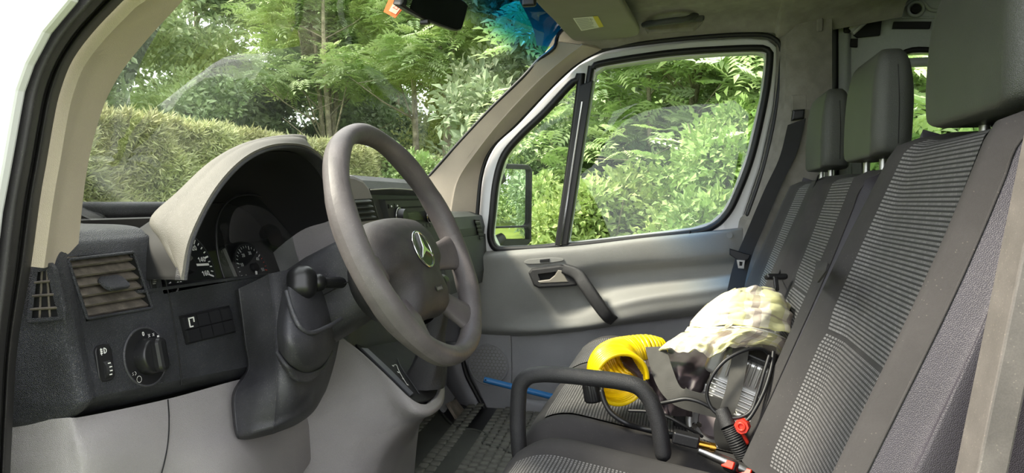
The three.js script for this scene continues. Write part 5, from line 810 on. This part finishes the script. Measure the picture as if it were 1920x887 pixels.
{ // double passenger bench
  const t = bench = thing('passenger_bench', 'double passenger bench seat with two headrests and block woven inserts', 'bench seat', V(0.05, 0.105, -0.24));
  backrest(t, { x0: 0.125, y0: 0.36, rake: 0.345, H: 0.525, zc: -0.22, hw: 0.455, bol0: 0.03, bol1: 0.012, th: 0.12, lobes: [[0.52, 0.5], [-0.47, 0.52]], topR: 0.05, inserts: [[0.33, 0.82, 0.02, 0.17, true], [0.33, 0.82, 0.175, 0.265, true], [0.33, 0.82, 0.27, 0.51, true], [-0.70, -0.27, 0.02, 0.2, true], [-0.70, -0.27, 0.205, 0.5, true]] });
  headrest(t, 0.314, 0.856, 0.02, 0.25, 0.19, 0.066); headrest(t, 0.314, 0.856, -0.45, 0.25, 0.192, 0.066);
  cushion(t, { x0: -0.29, x1: 0.2, yF: 0.40, yR: 0.31, zc: 0.015, hw: 0.225, th: 0.15, bol: 0.01, ins: [-0.7, 0.7, 0.07, 0.9] });
  cushion(t, { x0: -0.30, x1: 0.2, yF: 0.39, yR: 0.34, zc: -0.45, hw: 0.225, th: 0.15, bol: 0.01, ins: [-0.7, 0.7, 0.03, 0.9] });
  put('bench_base', rbox(0.42, 0.2, 0.85, 0.02).translate(0.0, 0.205, -0.22), M.blackPl, t);
  const lp = (px, py) => Px(px, py, 0.2);
  put('fabric_loop', slab([[Px(1530, 487, 0.205), Px(1552, 493, 0.2)], [Px(1528, 505, 0.19), Px(1548, 508, 0.185)], [Px(1522, 525, 0.195), Px(1532, 530, 0.19)]], 0.003), M.fabric, t);
}
tag(obj('grab_bar', tube([[974, 850], [971, 800], [972, 750], [976, 722], [990, 707], [1015, 702], [1060, 704], [1110, 709], [1165, 716], [1196, 725], [1216, 745], [1229, 775], [1237, 805], [1243, 850]].map(([x, y]) => Pz(x, y, 0.265)), 0.0142, 120, 16), M.softBlack), 'black padded tubular grab bar looped between the two seats', 'grab bar');

// ---------------------------------------------------------------- seat belts
function ribbon(path, w, wdir, t = 0.0016) { // flat webbing along a path
  const c = crLine(path, 40), rows = c.map((p, i) => { const d = typeof wdir === 'function' ? wdir(i / 39) : wdir; return [p.clone().addScaledVector(d, -w / 2), p.clone().addScaledVector(d, w / 2)]; });
  return slab(rows, t);
}
{
  const b = thing('seat_belt', 'black seat belt hanging from the pillar beside the passenger window', 'seat belt', Pz(1385, 560, -0.72));
  const z = (k) => lerp(-0.75, -0.722, k);
  put('webbing', ribbon([[1494, 228, 0], [1478, 290, 0.2], [1450, 350, 0.4], [1416, 430, 0.65], [1392, 490, 0.8], [1376, 560, 1], [1368, 620, 1]].map(([x, y, k]) => Pz(x, y, z(k))), 0.052, V(0.92, 0.35, 0.1).normalize()), M.belt, b);
  put('tongue', plateZ([[1368, 466], [1408, 478], [1404, 487], [1396, 490], [1384, 489], [1368, 478]], -0.705, 0.012, 0.003), M.blackPl, b);
  put('latch_plate', plateZ([[1381, 487], [1397, 488], [1395, 504], [1384, 503]], -0.702, 0.003, 0.0006, [[[1386, 490], [1393, 491], [1392, 499], [1386, 499]]]), M.steel, b);
  put('height_adjuster', [plateZ([[1484, 178], [1514, 176], [1514, 205], [1484, 208]], -0.755, 0.02, 0.004)], M.trimFab, b);
  put('belt_guide', plateZ([[1487, 206], [1510, 204], [1508, 222], [1484, 226]], -0.742, 0.02, 0.005), M.blackPl, b);
  const m = put('seat_belt', ribbon([Px(1536, 328, 0.285), Px(1520, 370, 0.272), Px(1500, 425, 0.25), Px(1480, 475, 0.228), Px(1462, 512, 0.205), Px(1450, 550, 0.17)], 0.034, V(0.25, 0.1, -0.95).normalize()), M.belt, bench, 'black belt lying across the backrest');
  put('tongue', [rbox(0.045, 0.012, 0.02, 0.005).applyMatrix4(frame(Px(1455, 519, 0.19), V(0.3, 0.3, 1))), rbox(0.01, 0.03, 0.006, 0.003).applyMatrix4(frame(Px(1455, 532, 0.182), V(0.3, 0.3, 1)))], M.blackPl, m);
  for (const [x, y, k] of [[1364, 870, 0], [1396, 884, 1]]) {
    const p = Pz(x, y, 0.27), F = frame(p, V(-0.55 + 0.1 * k, 0.5, 0.67));
    const q = put('buckle', rbox(0.026, 0.02, 0.06, 0.006).translate(0, 0, -0.034).applyMatrix4(F), M.blackPl, bench, 'black buckle with a red button'); put('release_button', rbox(0.022, 0.013, 0.006, 0.002).translate(0, 0, -0.0025).applyMatrix4(F), M.red, q);
    put('stem', bar(p.clone().add(V(0.02, -0.05, -0.03)), V(p.x + 0.05, 0.25, p.z - 0.02), 0.006, 0.006, 8), M.cordBlack, q);
  }
}
// ---------------------------------------------------------------- ceiling things
{
  const y = 1.272, t = thing('sun_visor', 'grey green padded sun visor folded against the headliner', 'sun visor', V(-0.25, y, -0.5));
  const pl = [[992, -12], [1010, 12], [1040, 42], [1064, 68], [1080, 78], [1120, 77], [1185, 70], [1199, 62], [1194, 48], [1172, 12], [1155, -20], [1110, -110], [940, -100]].map(([a, b]) => Py(a, b, y)).map((p) => V(p.x, -p.z, 0));
  put('panel', extrude(crLine(pl, 70, true), 0.02, 0.008, [], 4).rotateX(-Math.PI / 2).translate(0, y, 0), M.visor, t);
  const qd = [[1074, 34], [1121, 30], [1132, 50], [1090, 58]].map(([a, b]) => Py(a, b, y - 0.0008)), g = sheet([[qd[0], qd[1]], [qd[3], qd[2]]]); g.attributes.uv.setXY(0, 0, 1); g.attributes.uv.setXY(1, 1, 1); g.attributes.uv.setXY(2, 0, 0); g.attributes.uv.setXY(3, 1, 0);
  put('warning_label', g, new THREE.MeshPhysicalMaterial({ side: THREE.DoubleSide, roughness: 0.5, map: canvasTex(512, 300, (c) => { c.fillStyle = '#e9e9df'; c.fillRect(0, 0, 512, 300); c.fillStyle = '#d8c93a'; c.fillRect(410, 0, 102, 300); c.fillStyle = '#55554f'; for (let i = 0; i < 13; i++) { const r = hash2(i, 3, 1); c.fillRect(24, 24 + i * 20, 250 + 110 * r, 7); } c.strokeStyle = '#55554f'; c.lineWidth = 5; for (let k = 0; k < 3; k++) { c.beginPath(); c.arc(330 + 26 * (k % 2), 40 + 18 * k, 14, 0, 7); c.stroke(); } }) }), t, 'white and yellow printed warning label');
  put('hinge_clip', rbox(0.035, 0.022, 0.018, 0.006).translate(...Py(992, 4, y - 0.006).toArray()), M.blackPl, t);
  const mk = (l, z) => l.map(([a, b]) => Pz(a, b, z));
  const h = put('grab_handle', plateZ([[1198, 10], [1212, 4], [1318, 4], [1320, 40], [1300, 56], [1215, 62], [1205, 50]], -0.752, 0.03, 0.008, []), M.liner, CEIL, 'grey grab handle above the passenger window');
  put('grip', tube([[1208, 46], [1230, 43], [1262, 39], [1290, 35], [1304, 26], [1310, 14]].map(([a, b], i) => Pz(a, b, [-0.735, -0.70, -0.69, -0.695, -0.715, -0.74][i])), 0.0095, 40, 12), M.vinyl, h);
  put('mount_cover', rbox(0.045, 0.05, 0.025, 0.008).translate(...Pz(1306, 24, -0.735).toArray()), M.vinyl, h);
  const c = Pz(818, 14, -0.02), n = V(0.86, -0.22, 0.42).normalize(), m = thing('rear_view_mirror', 'black rear view mirror hanging below the headliner', 'mirror', c.clone());
  const q = [[752, 4], [768, -30], [838, -12], [866, -2], [878, 8], [878, 16], [868, 52], [862, 58], [850, 57], [800, 38], [757, 14]];
  const MF = frame(c, n), MI = MF.clone().invert(), toL = (l) => l.map(([a, b]) => Pp(a, b, c, n).applyMatrix4(MI)).map((p) => V(p.x, p.y, 0));
  const out = crLine(toL(q), 60, true), cx = out.reduce((a, p) => a.add(p), V(0, 0, 0)).multiplyScalar(1 / 60), inn = out.map((p) => p.clone().lerp(cx, 0.1));
  put('housing', [extrude(out, 0.03, 0.008, [], 4).translate(0, 0, -0.028).applyMatrix4(MF)], M.blackPl, m); put('mirror_glass', extrude(inn, 0.002).translate(0, 0, 0.0015).applyMatrix4(MF), M.mirrorDark, m); put('dip_tab', rbox(0.02, 0.01, 0.015, 0.003).translate(...Pp(797, 42, c, n).toArray()), M.blackPl, m);
  put('arm', bar(c.clone().add(V(-0.02, 0.02, 0)), V(-0.5, 1.36, -0.02), 0.01, 0.014), M.blackPl, m);
  const to = Pz(742, 12, -0.06), tg = obj('parking_tag', slab([[Pz(734, -14, -0.06), Pz(770, -2, -0.06)], [Pz(719, 22, -0.06), Pz(741, 34, -0.06)]], 0.0015), mat('orange', { color: 0xf0701c, roughness: 0.5, transmission: 0.15, thickness: 0 })); tag(tg, 'orange plastic tag beside the rear view mirror', 'tag');
  const dg = sheet([[Pz(741, 0, -0.0585), Pz(758, 6, -0.0585)], [Pz(729, 20, -0.0585), Pz(742, 27, -0.0585)]]); const uv = dg.attributes.uv; uv.setXY(0, 0, 1); uv.setXY(1, 1, 1); uv.setXY(2, 0, 0); uv.setXY(3, 1, 0);
  put('print', dg, new THREE.MeshPhysicalMaterial({ side: THREE.DoubleSide, roughness: 0.5, map: canvasTex(128, 160, (g) => { g.fillStyle = '#f6b49a'; g.fillRect(0, 0, 128, 160); g.fillStyle = '#e5443a'; g.font = 'bold 84px sans-serif'; g.textAlign = 'center'; g.fillText('25', 64, 110); }) }), tg);
}

// ================================================================ things lying on the passenger bench
const Pb = (px, py, z) => Pz(px, py, z > 0.24 ? z : z + 0.07);              // the pile lies on the near half of the bench
function crumple(rows, amt, f, s) { return rows.map((r, i) => r.map((p, j) => { const e = fbm(j / r.length * 0.98 + 0.01, i / rows.length * 0.98 + 0.01, f, 3, s) - 0.5; return V(p.x + amt * 0.4 * e, p.y + amt * 0.6 * e, p.z + amt * e); })); }
const zrow = (l) => l.map(([x, y, z]) => Pb(x, y, z));
{ // checked sun hat
  const plaid = canvasTex(512, 512, (g) => {
    g.fillStyle = '#efe8d0'; g.fillRect(0, 0, 512, 512); reseed(8);
    const st = [['rgba(206,204,128,0.55)', 10, 70], ['rgba(150,132,130,0.55)', 120, 56], ['rgba(228,220,150,0.5)', 215, 40], ['rgba(170,150,140,0.4)', 300, 22], ['rgba(200,200,128,0.5)', 360, 60], ['rgba(140,122,122,0.45)', 450, 34]];
    for (const [c, p, w] of st) { g.fillStyle = c; g.fillRect(p, 0, w, 512); g.fillRect(0, (p * 1.3 + 40) % 512, 512, w * 0.9); } g.fillStyle = 'rgba(255,250,230,0.25)'; for (let i = 0; i < 900; i++) g.fillRect(rnd() * 512, rnd() * 512, 3, 1);
  }); plaid.wrapS = plaid.wrapT = THREE.RepeatWrapping; plaid.repeat.set(4.2, 4.2);
  const cloth = mat('hatCloth', { map: plaid, roughness: 0.95, bumpMap: weaveT, bumpScale: 0.0005, transmission: 0.08, thickness: 0 });
  const t = thing('sun_hat', 'pale yellow checked cotton sun hat lying on the compressor', 'hat', Pb(1370, 660, 0.0));
  const crown = refine([
    zrow([[1296, 622, -0.13], [1293, 616, -0.02], [1330, 613, 0.05], [1385, 611, 0.075], [1435, 618, 0.06], [1478, 634, 0.0], [1480, 636, -0.1]]),
    zrow([[1303, 604, -0.13], [1301, 600, -0.03], [1336, 592, 0.04], [1386, 586, 0.06], [1438, 592, 0.045], [1477, 606, -0.01], [1479, 606, -0.1]]),
    zrow([[1322, 578, -0.13], [1322, 577, -0.04], [1348, 568, 0.02], [1390, 561, 0.04], [1438, 566, 0.025], [1472, 580, -0.02], [1474, 581, -0.1]]),
    zrow([[1352, 556, -0.12], [1350, 556, -0.06], [1370, 549, -0.01], [1396, 543, 0.005], [1424, 545, -0.005], [1456, 560, -0.04], [1458, 561, -0.1]]),
    zrow([[1372, 552, -0.11], [1372, 551, -0.08], [1384, 547, -0.06], [1400, 543, -0.05], [1420, 545, -0.06], [1440, 551, -0.07], [1442, 553, -0.1]])], 44, 64);
  put('crown', slab(crumple(crumple(crown, 0.05, 4, 3), 0.02, 9, 5), 0.002, true), cloth, t);
  const brim = refine([
    zrow([[1296, 618, -0.03], [1330, 612, 0.052], [1385, 610, 0.078], [1435, 617, 0.062], [1479, 636, 0.0]]),
    zrow([[1270, 630, 0.0], [1316, 626, 0.075], [1375, 622, 0.098], [1430, 628, 0.08], [1480, 644, 0.01]]),
    zrow([[1246, 646, 0.01], [1298, 640, 0.092], [1350, 640, 0.112], [1412, 636, 0.094], [1480, 652, 0.02]]),
    zrow([[1236, 656, 0.012], [1290, 657, 0.095], [1338, 663, 0.115], [1402, 646, 0.098], [1478, 660, 0.022]])], 26, 70);
  const wav = brim.map((r, i) => r.map((p, j) => { const k = i / 25, w = Math.sin(j * 0.34) * 0.006 * k + Math.sin(j * 0.9 + 1) * 0.002 * k; return V(p.x, p.y + w, p.z + 1.2 * w); }));
  put('brim', slab(crumple(wav, 0.02, 7, 4), 0.003, true), cloth, t);
  put('brim_stitching', tube(wav[3].filter((_, j) => j % 3 === 0).map((p) => p.clone().add(V(0, 0.0015, 0.002))), 0.0012, 60, 5), M.whiteMark, t);
  put('band_fold', slab(crumple(refine([zrow([[1290, 612, 0.0], [1340, 616, 0.085], [1375, 606, 0.092]]), zrow([[1284, 621, 0.0], [1335, 625, 0.09], [1370, 612, 0.095]])], 8, 24), 0.006, 5, 9), 0.002, true), cloth, t);
  put('underside', slab(refine([zrow([[1385, 650, 0.05], [1425, 645, 0.06], [1470, 655, 0.02]]), zrow([[1378, 656, 0.0], [1430, 656, 0.02], [1465, 672, 0.0]]), zrow([[1400, 652, -0.06], [1440, 660, -0.05], [1468, 680, -0.04]])], 10, 20), 0.002, true), cloth, t);
}
{ // dark bag
  const bagM = mat('bagCloth', { map: tint(0x3d3438, 0.18, 0.2, 51), roughness: 0.55, sheen: 0.3 }), t = thing('tool_bag', 'dark plum nylon bag crumpled under the sun hat', 'bag', Pb(1260, 770, 0.0));
  const r = refine([
    zrow([[1200, 672, -0.13], [1232, 650, -0.14], [1285, 650, -0.14], [1345, 656, -0.12]]),
    zrow([[1166, 667, -0.05], [1214, 668, -0.05], [1275, 664, -0.06], [1345, 668, -0.06]]),
    zrow([[1172, 680, -0.02], [1220, 684, 0.02], [1275, 690, 0.02], [1335, 696, -0.01]]),
    zrow([[1188, 700, 0.0], [1230, 712, 0.05], [1275, 718, 0.05], [1322, 726, 0.0]]),
    zrow([[1206, 728, 0.02], [1240, 742, 0.065], [1275, 748, 0.06], [1305, 752, 0.02]]),
    zrow([[1222, 762, 0.02], [1245, 775, 0.06], [1275, 780, 0.055], [1298, 782, 0.03]])], 50, 60);
  const fold = r.map((row, i) => row.map((p, j) => { const d = 0.007 * Math.sin(j * 0.42 + i * 0.16) * Math.sin(i / 49 * 3.1) + 0.004 * Math.sin(j * 0.2 - i * 0.3); return V(p.x, p.y + 0.3 * d, p.z + d); }));
  put('body', slab(crumple(fold, 0.02, 6, 11), 0.003), bagM, t);
  put('flap', slab(crumple(refine([zrow([[1164, 668, -0.02], [1185, 670, 0.0], [1210, 678, 0.02]]), zrow([[1170, 684, 0.02], [1196, 700, 0.05], [1216, 712, 0.06]]), zrow([[1196, 716, 0.03], [1212, 730, 0.06], [1226, 742, 0.07]])], 16, 16), 0.012, 4, 12), 0.003), bagM, t);
  const wd = (a, b) => (k) => a.clone().lerp(b, sstep(0.35, 0.7, k)).normalize();
  put('shoulder_strap', ribbon(zrow([[1229, 650, 0.0], [1240, 690, 0.05], [1256, 728, 0.085], [1285, 748, 0.1], [1325, 760, 0.1], [1374, 772, 0.095]]), 0.04, wd(V(0.98, 0.1, 0.1), V(-0.15, 0.98, 0.1))), M.webbing, t);
  put('carry_strap', ribbon(zrow([[1390, 648, 0.085], [1384, 690, 0.1], [1376, 730, 0.11], [1366, 762, 0.115], [1354, 795, 0.11], [1356, 830, 0.1], [1372, 850, 0.09]]), 0.028, V(0.97, 0.12, 0.2).normalize()), M.webbing, t);
}
{ // yellow coiled hose
  const t = thing('coiled_hose', 'yellow spiral air hose coiled beside the dark bag', 'hose', Pb(1160, 750, 0.02));
  const ax = new THREE.CatmullRomCurve3(zrow([[1166, 712, 0.085], [1154, 700, 0.05], [1150, 690, 0.01], [1158, 678, -0.03], [1182, 668, -0.06], [1212, 660, -0.08], [1240, 660, -0.1]])), pts = [], turns = 30, n = turns * 22;
  for (let i = 0; i <= n; i++) { const k = i / n, c = ax.getPoint(k), tg = ax.getTangent(k), u = new THREE.Vector3().crossVectors(tg, V(0, 1, 0)).normalize(), v = new THREE.Vector3().crossVectors(u, tg).normalize(), a = k * turns * 6.28319, R = 0.049 * (1 - 0.5 * k * k); pts.push(c.clone().addScaledVector(u, R * Math.cos(a)).addScaledVector(v, R * Math.sin(a))); }
  put('coil', new THREE.TubeGeometry(new THREE.CatmullRomCurve3(pts), n * 2, 0.0046, 7), M.yellow, t);
  put('metal_tip', [bar(Pb(1127, 694, 0.12), Pb(1128, 712, 0.12), 0.0055, 0.0055, 14), bar(Pb(1127, 712, 0.12), Pb(1130, 752, 0.12), 0.0042, 0.0042, 12)], M.chrome, t);
  const kc = Pb(1111, 735, 0.1), rib = new THREE.LatheGeometry([[0.0, -0.018], [0.014, -0.018], [0.0165, -0.014], [0.0165, 0.014], [0.014, 0.018], [0, 0.018]].map(([a, b]) => new THREE.Vector2(a, b)), 36), p = rib.attributes.position;
  for (let i = 0; i < p.count; i++) { const a = Math.atan2(p.getZ(i), p.getX(i)), f = 1 + 0.06 * Math.cos(a * 18); p.setX(i, p.getX(i) * f); p.setZ(i, p.getZ(i) * f); } rib.computeVertexNormals();
  put('ribbed_connector', rib.rotateZ(0.15).translate(kc.x, kc.y, kc.z), M.blackPl, t);
}
{ // portable compressor
  const t = thing('air_compressor', 'silver finned portable air compressor on the bench under the sun hat', 'compressor', Pb(1370, 830, 0.05));
  const c = Pb(1392, 712, 0.03), F = new THREE.Matrix4().makeRotationFromEuler(new THREE.Euler(0.1, -0.25, -0.3)).setPosition(c), at = (g) => g.applyMatrix4(F);
  put('cylinder_head', [at(rbox(0.085, 0.1, 0.07, 0.008)), at(rbox(0.03, 0.062, 0.05, 0.01).translate(-0.055, 0.026, 0.0))], M.alu, t, 'ribbed aluminium cylinder head');
  for (let k = 0; k < 6; k++) put('cooling_fin', at(rbox(0.0045, 0.042, 0.078, 0.0018, 2).translate(-0.026 + 0.0105 * k, 0.029, 0.004)), M.alu, t);
  for (let k = 0; k < 6; k++) put('cooling_fin', at(rbox(0.094, 0.0042, 0.084, 0.0018, 2).translate(0, -0.004 - 0.0098 * k, 0.0)), M.alu, t);
  put('head_cap', at(rbox(0.06, 0.012, 0.06, 0.004).translate(0.012, 0.056, 0)), M.blackPl, t);
  const m = Pb(1340, 788, 0.04), MF = frame(m, V(-0.45, 0.35, 0.82));
  put('motor_housing', [new THREE.CylinderGeometry(0.058, 0.058, 0.05, 48).rotateX(Math.PI / 2).translate(0, 0, -0.028).applyMatrix4(MF)], mat('motorGrey', { color: 0x8e8d8c, roughness: 0.45, metalness: 0.4 }), t);
  put('motor_rim', new THREE.TorusGeometry(0.05, 0.008, 12, 56).applyMatrix4(MF), M.alu, t);
  put('motor_disc', new THREE.CylinderGeometry(0.03, 0.036, 0.008, 40).rotateX(Math.PI / 2).translate(0, 0, 0.0).applyMatrix4(MF), mat('motorDisc', { color: 0x7d7376, roughness: 0.5, metalness: 0.3 }), t);
  put('side_plate', plateZ([[1322, 720], [1345, 722], [1352, 740], [1318, 802], [1300, 800]], 0.085, 0.008, 0.002), M.alu, t);
  const b2 = Pb(1402, 772, 0.0); put('body', rbox(0.07, 0.066, 0.066, 0.012).applyMatrix4(new THREE.Matrix4().makeRotationZ(-0.3).setPosition(b2)), mat('maroon', { color: 0x8d5a5c, roughness: 0.4, metalness: 0.35 }), t);
  for (const [x, y] of [[1302, 798], [1311, 796], [1296, 806]]) put('bolt', new THREE.CylinderGeometry(0.005, 0.005, 0.008, 6).rotateX(Math.PI / 2).translate(...Pb(x, y, 0.07).toArray()), M.chrome, t);
  put('base_rail', bar(Pb(1310, 843, 0.255), Pb(1404, 884, 0.262), 0.008, 0.0095, 16), M.steel, t, 'bare metal tube');
  put('support', plateZ([[1262, 760], [1300, 745], [1330, 810], [1300, 830], [1262, 800]], 0.07, 0.03, 0.004), M.blackPl, t);
  const hp = zrow([[1352, 768, 0.13], [1358, 785, 0.14], [1370, 808, 0.145], [1382, 832, 0.15], [1394, 856, 0.15]]), hc = new THREE.CatmullRomCurve3(hp), gr = [bar(hc.getPoint(0), hc.getPoint(0.42), 0.0125, 0.014, 18)];
  put('hose_sleeve', gr, M.softBlack, t);
  const ribs = [tube(hp.slice(2), 0.011, 20, 12)]; put('flexible_hose', ribs, M.cordBlack, t);
  for (let k = 0; k < 15; k++) { const q = 0.44 + 0.56 * k / 14, c2 = hc.getPoint(q), tg = hc.getTangent(q); put('hose_rib', new THREE.TorusGeometry(0.0122, 0.0019, 6, 20).applyMatrix4(frame(c2, tg, V(0, 0, 1))), M.softBlack, t); }
}
const cord = (name, l, r, label, cat, m = M.cordBlack) => tag(obj(name, tube(zrow(l), r, 70, 8), m), label, cat);
cord('cable', [[1446, 668, 0.09], [1430, 655, 0.1], [1400, 656, 0.115], [1360, 676, 0.125], [1332, 712, 0.13], [1326, 745, 0.13], [1340, 772, 0.135], [1372, 784, 0.14], [1405, 774, 0.14], [1420, 740, 0.13], [1432, 700, 0.12], [1442, 668, 0.11]], 0.0032, 'black cable looped in front of the compressor', 'cable');
cord('cable', [[1450, 660, 0.1], [1446, 690, 0.115], [1434, 730, 0.13], [1418, 764, 0.14], [1404, 785, 0.145], [1384, 800, 0.15]], 0.0032, 'thin black cable dropping from the hat to the red plug', 'cable');
cord('cable', [[1236, 757, 0.11], [1262, 752, 0.12], [1286, 748, 0.125], [1310, 753, 0.13], [1332, 764, 0.13], [1345, 772, 0.13]], 0.0036, 'black twin cable leading from the bag strap to the motor', 'cable');
cord('cable', [[1180, 770, 0.12], [1215, 772, 0.13], [1252, 782, 0.14], [1285, 800, 0.14], [1316, 818, 0.13]], 0.003, 'thin black cable lying behind the grab bar', 'cable');
cord('hose', [[1128, 735, 0.125], [1133, 752, 0.13], [1146, 774, 0.14], [1172, 792, 0.15], [1205, 803, 0.14], [1245, 812, 0.155], [1272, 818, 0.165]], 0.0048, 'black rubber hose running from the yellow coil to the brass fitting', 'hose');
{
  const p = Pb(1286, 823, 0.262), t = thing('hose_fitting', 'black connector block with a brass screw fitting beside the cushion', 'fitting', p.clone()), F = new THREE.Matrix4().makeRotationZ(-0.18).setPosition(p);
  put('block', rbox(0.044, 0.021, 0.022, 0.004).applyMatrix4(F), M.blackPl, t);
  put('brass_fitting', [new THREE.CylinderGeometry(0.0062, 0.0062, 0.022, 6).rotateZ(Math.PI / 2).translate(0.033, -0.003, 0).applyMatrix4(F), new THREE.CylinderGeometry(0.0072, 0.0072, 0.008, 18).rotateZ(Math.PI / 2).translate(0.044, -0.003, 0).applyMatrix4(F), new THREE.CylinderGeometry(0.0048, 0.0048, 0.03, 16).rotateZ(Math.PI / 2).translate(0.035, -0.003, 0).applyMatrix4(F)], M.brass, t, 'brass screw fitting');
  const q = Pb(1392, 799, 0.15), r = thing('red_plug', 'red plastic plug on a black cable beside the compressor', 'plug', q.clone()), QF = frame(q, V(-0.35, 0.1, 0.93));
  put('plug_body', [new THREE.CylinderGeometry(0.0125, 0.0125, 0.014, 8).rotateX(Math.PI / 2).applyMatrix4(QF)], M.red, r); put('plug_ring', new THREE.TorusGeometry(0.006, 0.0022, 8, 24).translate(0, 0, 0.008).applyMatrix4(QF), M.red, r);
  put('plug_tail', rbox(0.018, 0.03, 0.02, 0.005).applyMatrix4(new THREE.Matrix4().makeRotationZ(0.6).setPosition(Pb(1388, 820, 0.14))), M.red, r);
}
{ const a = Pz(908, 712, -0.66), b = Pz(1040, 745, -0.70), t = thing('blue_tube', 'blue plastic tube poking out of the passenger door pocket', 'tube', b.clone());
  put('shaft', bar(a, b, 0.0095, 0.0095, 18), M.blue, t); put('end_hole', new THREE.SphereGeometry(0.0026, 8, 6).translate(...a.clone().lerp(b, 0.03).add(V(0, 0.003, 0.0085)).toArray()), M.cavity, t); put('open_end', new THREE.TorusGeometry(0.008, 0.0016, 6, 20).applyMatrix4(frame(a, a.clone().sub(b))), M.blue, t); }
renderer.render(scene, camera);
